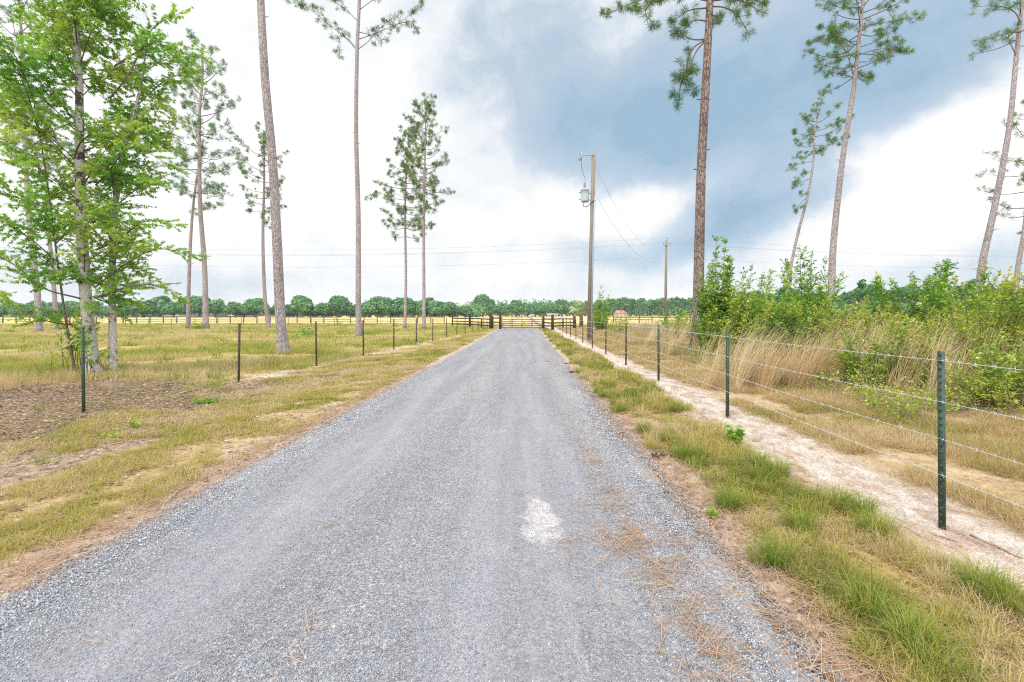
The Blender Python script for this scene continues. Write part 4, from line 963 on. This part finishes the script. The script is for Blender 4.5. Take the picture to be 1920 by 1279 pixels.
wing('corral_fence', 'dark wooden corral fence wing with thick posts running back from the lane to the pasture', [(WX(848, 62), 62, 1.55, .09), (WX(881, 58), 58, 1.58, .15), (WX(903, 54), 54, 1.15, .09), (WX(919.5, 50), 50, 1.62, .14)], (.35, .72, 1.10))
wing('corral_fence', 'short dark fence piece with thick post between corral wing and gate', [(WX(923.5, 52), 52, 1.5, .13), (WX(938, GYd), GYd, 1.62, .15)], (.75, 1.2))
wing('corral_fence', 'dark wooden rails with thick posts between the gate latch and the wire fence', [(WX(1019, GYd), GYd, 1.62, .13), (WX(1036, 48), 48, 1.62, .16), (WX(1055.5, 52), 52, 1.15, .09), (WX(1077, 51), 51, 1.5, .16)], (.38, .72, 1.12))
gx0, gx1 = WX(940.5, GYd)+.05, WX(1016.5, GYd)-.02
gate = thing('metal_gate', 'dark tube farm gate with six rails closing the lane', 'gate', (gx0, GYd, 0)); o = np.array((gx0, GYd, 0))
for z_ in (.2, .4, .6, .82, 1.06, 1.34): 
    b = MB(); b.tube([(gx0, GYd, z_), (gx1, GYd, z_)], .034, 8); b.build('rail', M['gate_paint'], gate, o)
for t_ in (0, .25, .5, .75, 1):
    b = MB(); x_ = gx0+(gx1-gx0)*t_; b.box((x_, GYd-.045, .77), (.07, .02, 1.2)); b.build('upright', M['gate_paint'], gate, o)
b = MB(); b.box((gx0+(gx1-gx0)*.55, GYd-.07, .75), (.12, .04, .14)); b.box((gx0+(gx1-gx0)*.55, GYd-.06, .85), (.03, .02, .1)); b.build('latch', M['black_wood'], gate, o)

# ------------------------------------------------------------------ utility poles, wires
M['pole_wood'] = plainmat('utility_pole_wood', A(120, 111, 100), A(166, 155, 140), 10, .85, stretch=(3, 3, .15))
M['conduit'] = plainmat('grey_conduit', A(158, 168, 180), A(186, 194, 204), 12, .45)
M['tank'] = plainmat('transformer_paint', A(176, 190, 196), A(204, 214, 218), 6, .4)
M['porcelain'] = plainmat('porcelain', A(140, 140, 146), A(196, 198, 204), 20, .3)
M['cable'] = plainmat('black_cable', A(52, 54, 60), A(80, 84, 90), 20, .6)
M['far_wire'] = plainmat('aluminium_wire', A(158, 166, 174), A(180, 188, 196), 20, .5)
UY = 27.3; ux = WX(1105, UY)
up_ = thing('utility_pole', 'wooden utility pole carrying a grey transformer can beside the wire fence', 'utility pole', (ux, UY, 0)); o = np.array((ux, UY, 0))
def UP(px, py, dy=0): return (WX(px, UY), UY+dy, WZ(py, UY))
ptop = UP(1113, 290)
b = MB(); b.tube([(ux, UY, -.2), UP(1109, 460), ptop], [.165, .135, .115], 16); b.build('pole', M['pole_wood'], up_, o, True)
b = MB(); b.tube([UP(1107.5, 642, -.16), UP(1111.5, 460, -.14), UP(1114.5, 378, -.13)], .05, 10); b.build('conduit', M['conduit'], up_, o, True)
b = MB(); b.tube([UP(1112, 293, -.12), UP(1092, 292, -.12)], .028, 8); b.build('bracket_arm', M['conduit'], up_, o)
b = MB()
b.tube([UP(1090, 287, -.12), UP(1089, 302, -.12)], .045, 8); b.tube([UP(1085, 291, -.12), UP(1091, 286, -.12)], .03, 8); b.tube([UP(1084.5, 290, -.12), UP(1086, 303, -.12)], .028, 8); b.tube([UP(1085.5, 302, -.12), UP(1090.5, 303, -.12)], .022, 6)
b.build('fuse_cutout', M['porcelain'], up_, o)
tcx, tcz = WX(1096.5, UY), WZ(379, UY); tH = 24*UY/F
b = MB(); prof = [(0, .22), (.03, .245), (.06, .25), (tH*.5, .25), (tH-.1, .25), (tH-.09, .268), (tH-.04, .268), (tH-.02, .24), (tH+.02, .12)]
b.tube([(tcx, UY-.05, tcz+z_) for z_, r_ in prof], [r_ for z_, r_ in prof], 20)
tk = b.build('transformer', M['tank'], up_, o, True)
b = MB()
for q in range(6): b.tube([(tcx-.02, UY-.05, tcz+tH+.02+q*.055), (tcx-.02, UY-.05, tcz+tH+.05+q*.055), (tcx-.02, UY-.05, tcz+tH+.075+q*.055)], [.05, .075, .05], 10)
b.build('bushing', M['porcelain'], tk, o).parent = tk
b = MB()
for zq in (.12, .52): b.box((tcx+.33, UY-.03, tcz+zq), (.22, .06, .05)); b.box((tcx-.30, UY-.05, tcz+zq+.05), (.14, .07, .05))
b.build('bracket', M['conduit'], tk, o)
b = MB(); b.tube(*catmull([UP(1089, 304, -.12), UP(1091, 322, -.12), UP(1096, 335, -.12), UP(1096.5, 346, -.1)], [.012]*4, 5), 5); b.tube(*catmull([UP(1093, 381, -.1), UP(1094, 388, -.12), UP(1101, 388, -.16), UP(1108, 380, -.16), UP(1113, 378, -.15), UP(1114.4, 381, -.15)], [.022]*6, 5), 6); b.build('cable', M['cable'], up_, o)
b = MB()
for py in (302, 309, 360, 376): b.box(UP(1115, py, -.02), (.12, .06, .05))
b.build('hardware', M['conduit'], up_, o)
QY = 57.0; qx = WX(1248, QY)
p2 = thing('utility_pole', 'slim distant utility pole with short crossarm standing in the field', 'utility pole', (qx, QY, 0)); o2 = np.array((qx, QY, 0))
def QP(px, py, dy=0): return (WX(px, QY), QY+dy, WZ(py, QY))
b = MB(); b.tube([(qx, QY, -.2), QP(1248.5, 520), QP(1249.5, 450)], [.19, .16, .13], 12); b.build('pole', M['pole_wood'], p2, o2, True)
b = MB(); b.box(QP(1249.5, 459.5, -.18), (.9, .09, .1)); b.build('crossarm', M['conduit'], p2, o2)
b = MB()
for px, py in ((1243.5, 457), (1255.5, 457), (1250.5, 448)): b.tube([QP(px, py+1, -.18), QP(px, py-3, -.18)], [.08, .05], 8)
b.build('insulator', M['porcelain'], p2, o2)
def sagwire(label, a_, c_, sag, r_, n_=40):
    b = MB(); t_ = np.linspace(0, 1, n_)[:, None]; P = np.array(a_)*(1-t_)+np.array(c_)*t_; P[:, 2] -= (4*sag*t_*(1-t_))[:, 0]
    b.tube(P, r_, 5); return tag(b.build('overhead_wire', M['far_wire']), label, 'wire', 'overhead wires')
for (px, py, nm) in ((1250.5, 446, 'topmost'), (1243.5, 455, 'second from top'), (1255.5, 456.5, 'third from top')):
    q_ = QP(px, py, -.18)
    sagwire(f'overhead wire over the pasture, {nm}, lane side of the distant pole', (-76, QY-.2, q_[2]), q_, 1.55, .011)
    sagwire(f'overhead wire over the thicket beyond the distant pole, {nm}', q_, (108, QY-.2, q_[2]), 1.7, .011)
q_ = QP(1249, 482, -.15)
sagwire('lowest overhead wire crossing the sky over the pasture', (-76, QY-.2, q_[2]+.1), q_, 1.35, .012)
sagwire('lowest overhead wire running from the distant pole over the thicket', q_, (108, QY-.2, q_[2]+.1), 1.5, .012)
sagwire('upper service wire drooping from transformer pole to distant pole', UP(1115, 309, .05), QP(1248, 462, -.1), 2.2, .008)
sagwire('lower service wire drooping from transformer pole to distant pole', UP(1115, 361, .05), QP(1248, 484, -.1), 2.0, .009)

# ------------------------------------------------------------------ palm
PY_ = 55; pxm = WX(1089, PY_); g = H1(pxm, PY_)
palm = thing('palm_tree', 'short palm with drooping pale fronds beyond the corral rails', 'palm', (pxm, PY_, g)); o = np.array((pxm, PY_, g))
M['palm_leaf'] = leafmat('palm_frond', [(0, A(120, 146, 84)), (.5, A(176, 188, 130)), (1, A(216, 216, 180))], .35)
b = MB(); b.tube([(pxm, PY_, g-.1), (pxm+.05, PY_, 1.0), (pxm+.05, PY_, 2.2)], [.2, .22, .2], 10); b.build('trunk', M['pine_branch'], palm, o)
rng = np.random.default_rng(77); b = MB()
for q in range(26):
    az = q*2.4; el = rng.uniform(-.3, 1.2); d = np.array((math.cos(az)*math.cos(el), math.sin(az)*math.cos(el), math.sin(el))); L = 1.25
    c0 = np.array((pxm+.05, PY_, 2.3)); tt = rng.uniform(.2, .9); mid = c0+d*.75
    b.tube([c0, c0+d*.4, mid], .018, 3, False, tt)
    for s_ in np.linspace(-1.1, 1.1, 13):
        sd = unit(np.cross(d, (0, 0, 1.))); e = mid+unit(d*math.cos(s_)+sd*math.sin(s_))*L*.75+np.array((0, 0, -.45*L*(.6+.4*abs(s_))))
        m2 = (mid+e)/2+np.array((0, 0, .14)); w_ = np.array((0, 0, .03))+sd*.03
        b.raw([mid, m2+w_, e, m2-w_], [(0, 1, 2, 3)], None, tt)
b.build('crown', M['palm_leaf'], palm, o)

# ------------------------------------------------------------------ far buildings
M['wall_white'] = plainmat('white_wall', A(226, 222, 216), A(240, 236, 230), 2)
M['roof_red'] = plainmat('red_roof', A(190, 132, 122), A(208, 152, 140), 1.5)
M['roof_grey'] = plainmat('grey_roof', A(170, 172, 178), A(196, 198, 202), 1.5)
M['window_dark'] = plainmat('dark_window', A(70, 80, 90), A(90, 100, 110), 2, .2)
def house(name, label, px, Y, w_, d_, hw, hr, roof, hip=.8):
    x_ = WX(px, Y); root = thing(name, label, 'house' if hip < 1 else 'shed', (x_, Y, 0)); o = np.array((x_, Y, 0))
    b = MB(); b.box((x_, Y, hw/2), (w_, d_, hw)); b.build('wall', M['wall_white'], root, o)
    e = .5; a_ = w_/2+e; c_ = d_/2+e; rx = a_*(1-hip*.6) if hip < 1 else a_
    b = MB(); b.raw([(x_-a_, Y-c_, hw+.01), (x_+a_, Y-c_, hw+.01), (x_+a_, Y+c_, hw+.01), (x_-a_, Y+c_, hw+.01), (x_-rx, Y, hw+hr), (x_+rx, Y, hw+hr)], [(0, 1, 5, 4), (2, 3, 4, 5), (0, 3, 2, 1)], [(1, 2, 5), (3, 0, 4)]); b.build('roof', M[roof], root, o)
    for q in (-.3, .05, .3):
        b = MB(); b.box((x_+q*w_, Y-d_/2-.01, hw*.5), (w_*.08, .06, hw*.4)); b.build('window', M['window_dark'], root, o)
house('distant_house', 'distant pale house with a pinkish red hipped roof before the pine wood', 1163, 330, 8.5, 7, 2.1, 2.6, 'roof_red')
house('distant_shed', 'tiny white shed in the field seen through the gate', 998, 320, 2.4, 2.4, 1.5, .5, 'roof_grey', 1)
house('distant_shed', 'low grey roofed barn far across the field behind the corral rails', 1036, 325, 7.5, 4, 1.3, 1.1, 'roof_grey', 1)
house('distant_shed', 'small white shed between the transformer pole and the red roofed house', 1135, 325, 2.6, 2.4, 1.4, .5, 'roof_grey', 1)

# ------------------------------------------------------------------ small things on the ground
rng = np.random.default_rng(88); random.seed(88)
def clod(px, py, s, label):
    Y = F*CH/(py-VY); x_ = WX(px, Y); z_ = H1(x_, Y); b = MB()
    for q in range(16):
        P = np.array((x_, Y, z_+s*.25))+rng.normal(size=3)*np.array((s*.45, s*.4, s*.14))
        b.inst(stv, None, stt, P[None], rot_random(1), np.array([s*(.2+.22*random.random())]), .5)
    tag(b.build('clod', M['clod'], None, (x_, Y, z_)), label, 'clod', 'dark clods on the lane edge')
clod(1229, 858, .075, 'dark crumbly clod on brown needles between gravel and grass tussocks')
clod(1168, 815, .05, 'small dark clod on the needle strip, up the lane from the larger one')
clod(1074, 699, .09, 'dark clod near the road edge where the verge narrows')
clod(1026, 680, .08, 'black clod lying on the gravel far up the lane')
clod(1060, 683, .07, 'little dark clod on needles beside the far verge')
def stick(px0, py0, px1, py1, r_, label, flat=.45):
    Ya = F*CH/(py0-VY); Yb = F*CH/(py1-VY); a_ = np.array((WX(px0, Ya), Ya, 0)); c_ = np.array((WX(px1, Yb), Yb, 0))
    t_ = np.linspace(0, 1, 7)[:, None]; P = a_*(1-t_)+c_*t_; P += rng.normal(size=P.shape)*r_*.5; P[:, 2] = height(P[:, 0], P[:, 1])+r_*.8
    b = MB(); b.tube(P, r_*np.array([.6, 1, 1.1, .9, 1, .8, .4]), 7); ob = b.build('stick', M['dead_wood'], None, tuple(P[0]), True); tag(ob, label, 'stick', 'dead wood on the ground')
stick(306, 946, 350, 912, .014, 'pale piece of dead wood on bare soil at the lane edge')
stick(1745, 1000, 1800, 1018, .008, 'short grey stick on sand at the foot of the first wire fence post')
stick(1820, 1005, 1915, 1048, .009, 'long pale weathered stick on the sand beyond the first wire fence post')
stick(330, 742, 352, 736, .02, 'small dark stick on the leafy soil below the second steel post')
# fallen bare bough by the broadleaf tree
b = MB(); Yb = 11.2
bo = [(WX(px, Yb), Yb+dy_, WZ(py, Yb)) for px, py, dy_ in ((66, 664, 0), (95, 657, .1), (118, 648, .15), (128, 638, .2), (160, 640, .5))]
P, R = catmull(bo, [.008, .014, .018, .02, .022], 5); b.tube(P, R, 6)
for q in (3, 8, 12): b.tube([P[q], P[q]+np.array((-.3, .1, .16)), P[q]+np.array((-.5, .1, .22))], [.009, .006, .003], 4, False)
tag(b.build('dead_bough', M['dead_wood'], None, tuple(P[0])), 'bare pale dead bough sticking out low from the broadleaf tree', 'bough')

# ------------------------------------------------------------------ sky, sun, haze, camera
EXPO = 0.45
w = bpy.data.worlds.new('World'); SC.world = w; w.use_nodes = True
n = NT(w.node_tree)
SUN_EL, SUN_ROT = math.radians(58), math.radians(215)
sky = n.n('ShaderNodeTexSky', sky_type='NISHITA'); sky.sun_disc = False; sky.sun_elevation = SUN_EL; sky.sun_rotation = SUN_ROT
skyc = n.mix(1.0, sky.outputs[0], (.11, .11, .11, 1), 'MULTIPLY')
d = n.n('ShaderNodeTexCoord').outputs['Generated']
dn = n.n('ShaderNodeVectorMath', operation='NORMALIZE'); n.put(dn.inputs[0], d); dv = dn.outputs[0]
wv = n.noise(dv, 2.6, 6, .55, True); ws = n.n('ShaderNodeVectorMath', operation='SUBTRACT'); n.put(ws.inputs[0], wv); ws.inputs[1].default_value = (.5, .5, .5)
wd = n.n('ShaderNodeVectorMath', operation='ADD'); n.put(wd.inputs[0], dv); n.put(wd.inputs[1], n.scale(ws.outputs[0], (.26, .26, .18)))
sx, sy, sz_ = n.sep(wd.outputs[0])
az = n.math('ARCTAN2', sx, sy); el = n.math('ARCSINE', n.math('MINIMUM', n.math('MAXIMUM', sz_, -.999), .999))
def A_E(px, py):
    a_ = math.atan((px-VX)/F); return a_, math.atan((VY-py)/F*math.cos(a_))
def blob(px, py, wx, wy, rot=0.0):
    a0, e0 = A_E(px, py); sxr, syr = wx/F, wy/F
    u = n.sub(az, a0); v = n.sub(el, e0); c_, s_ = math.cos(rot), math.sin(rot)
    uu = n.math('DIVIDE', n.add(n.mul(u, c_), n.mul(v, s_)), sxr); vv = n.math('DIVIDE', n.sub(n.mul(v, c_), n.mul(u, s_)), syr)
    return n.math('EXPONENT', n.mul(n.add(n.mul(uu, uu), n.mul(vv, vv)), -1.0))
dark = 0.0
for (px, py, wx, wy, rt_, am) in ((1330, 190, 300, 130, .12, .95), (1080, 230, 190, 75, -.25, .42), (1560, 90, 260, 120, .2, .6), (930, 120, 210, 170, 0, .40), (1700, 60, 200, 80, .2, .3), (1420, 420, 150, 48, .1, .95), (1200, 480, 150, 38, -.05, .75), (1300, 540, 260, 22, 0, .3), (1130, 60, 200, 60, 0, .12), (1500, 330, 110, 60, .6, .35), (1760, 130, 120, 70, .4, .4), (420, 530, 260, 30, 0, .42), (1680, 490, 220, 42, -.1, .6), (1330, 310, 160, 60, 0, .3), (1150, 170, 120, 60, .3, .15)):
    dark = n.add(dark, n.mul(blob(px, py, wx, wy, rt_), am))
light = n.mul(blob(1770, 310, 160, 75, .75), .85)
light = n.add(light, n.mul(blob(1180, 110, 110, 60, .4), .2)); light = n.add(light, n.mul(blob(930, 190, 60, 90, 0), .08))
light = n.add(light, n.mul(blob(250, 200, 420, 330, 0), .08)); light = n.add(light, n.mul(blob(700, 330, 200, 200, 0), .15))
light = n.add(light, n.mul(blob(1200, 375, 120, 42, .1), .62)); light = n.add(light, n.mul(blob(1010, 370, 90, 60, 0), .4)); light = n.add(light, n.mul(blob(1620, 430, 120, 40, .3), .5))
sk1 = n.comb(n.add(n.mul(az, .92), n.mul(el, .38)), n.mul(n.sub(n.mul(el, .92), n.mul(az, .38)), 2.3), 1.7)
nz = n.add(n.mul(n.noise(sk1, 2.6, 9, .6), .62), n.mul(n.noise(wd.outputs[0], 11, 7, .62), .38))
val = n.add(n.sub(n.mul(dark, .76), light), n.mul(n.sub(nz, .5), 1.7))
k = 1/2**EXPO
def SKC(r_, g_, b_, q=1.0):
    c = lin(r_, g_, b_); return (c[0]*k*q, c[1]*k*q, c[2]*k*q, 1)
cl = n.ramp(n.math('MULTIPLY_ADD', val, .7143, .2857), [(0.0, SKC(254, 254, 255, 1.2)), (.18, SKC(254, 254, 255, 1.08)), (.31, SKC(251, 253, 255, 1.0)), (.42, SKC(236, 242, 248)), (.58, SKC(210, 224, 236)), (.76, SKC(186, 208, 227)), (1.0, SKC(160, 191, 215))])
val0 = val
thin = n.mul(n.math('MAXIMUM', n.sub(1.0, n.mul(n.math('ABSOLUTE', n.sub(val, .5)), 3.0)), 0.0), .18)
colr = n.mix(thin, cl, skyc)
# below the horizon: plain dull earth light
colr = n.mix(n.step(n.sep(dv)[2], -.06, -.01), (.25, .22, .15, 1), colr)
back = n.math('MAXIMUM', n.sub(1.0, n.step(n.sep(dv)[1], -.35, .3)), n.step(n.sep(dv)[2], .64, .86))  # extra sky brightness added behind the camera and overhead, out of view, as fill
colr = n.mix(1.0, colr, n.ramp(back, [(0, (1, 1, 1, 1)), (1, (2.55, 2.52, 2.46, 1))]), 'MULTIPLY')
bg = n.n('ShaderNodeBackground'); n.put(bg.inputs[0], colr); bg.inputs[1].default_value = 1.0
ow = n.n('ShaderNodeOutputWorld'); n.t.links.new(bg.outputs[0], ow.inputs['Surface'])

sd = bpy.data.lights.new('sun', 'SUN'); sd.energy = 1.9; sd.angle = math.radians(14); sd.color = (1, .96, .9)
so = bpy.data.objects.new('sun', sd); COL.objects.link(so)
sdir = Vector((math.sin(SUN_ROT)*math.cos(SUN_EL), math.cos(SUN_ROT)*math.cos(SUN_EL), math.sin(SUN_EL)))
so.rotation_euler = (-sdir).to_track_quat('-Z', 'Y').to_euler()

HAZE = True
if HAZE:
    b = MB(); b.box((0, 380, 16.5), (1640, 860, 37)); m = bpy.data.materials.new('haze'); m.use_nodes = True
    nh = NT(m.node_tree); pv = nh.n('ShaderNodeVolumePrincipled'); pv.inputs['Color'].default_value = (.86, .93, 1, 1); pv.inputs['Density'].default_value = .0002
    oo = nh.n('ShaderNodeOutputMaterial'); nh.t.links.new(pv.outputs[0], oo.inputs['Volume'])
    tag(b.build('haze', m), 'thin pale air over the far field', 'haze', kind='stuff')
    try: m.cycles.volume_sampling = 'DISTANCE'; m.cycles.homogeneous_volume = True
    except Exception: pass

cam = bpy.data.cameras.new('camera'); cam.sensor_width = 36; cam.lens = F/1920*36
cam.shift_x = -(VX-960)/1920; cam.shift_y = -(639.5-VY)/1920
cam.clip_start = .05; cam.clip_end = 6000
co = bpy.data.objects.new('camera', cam); COL.objects.link(co); co.location = (0, 0, CH); co.rotation_euler = (PI/2, 0, 0)
SC.camera = co
SC.view_settings.view_transform = 'Standard'; SC.view_settings.look = 'None'; SC.view_settings.exposure = EXPO; SC.view_settings.gamma = 1
SC.cycles.use_denoising = False; SC.cycles.filter_width = 1.15; SC.cycles.max_bounces = 6; SC.cycles.diffuse_bounces = 3; SC.cycles.transmission_bounces = 4; SC.cycles.volume_bounces = 0; SC.cycles.transparent_max_bounces = 4
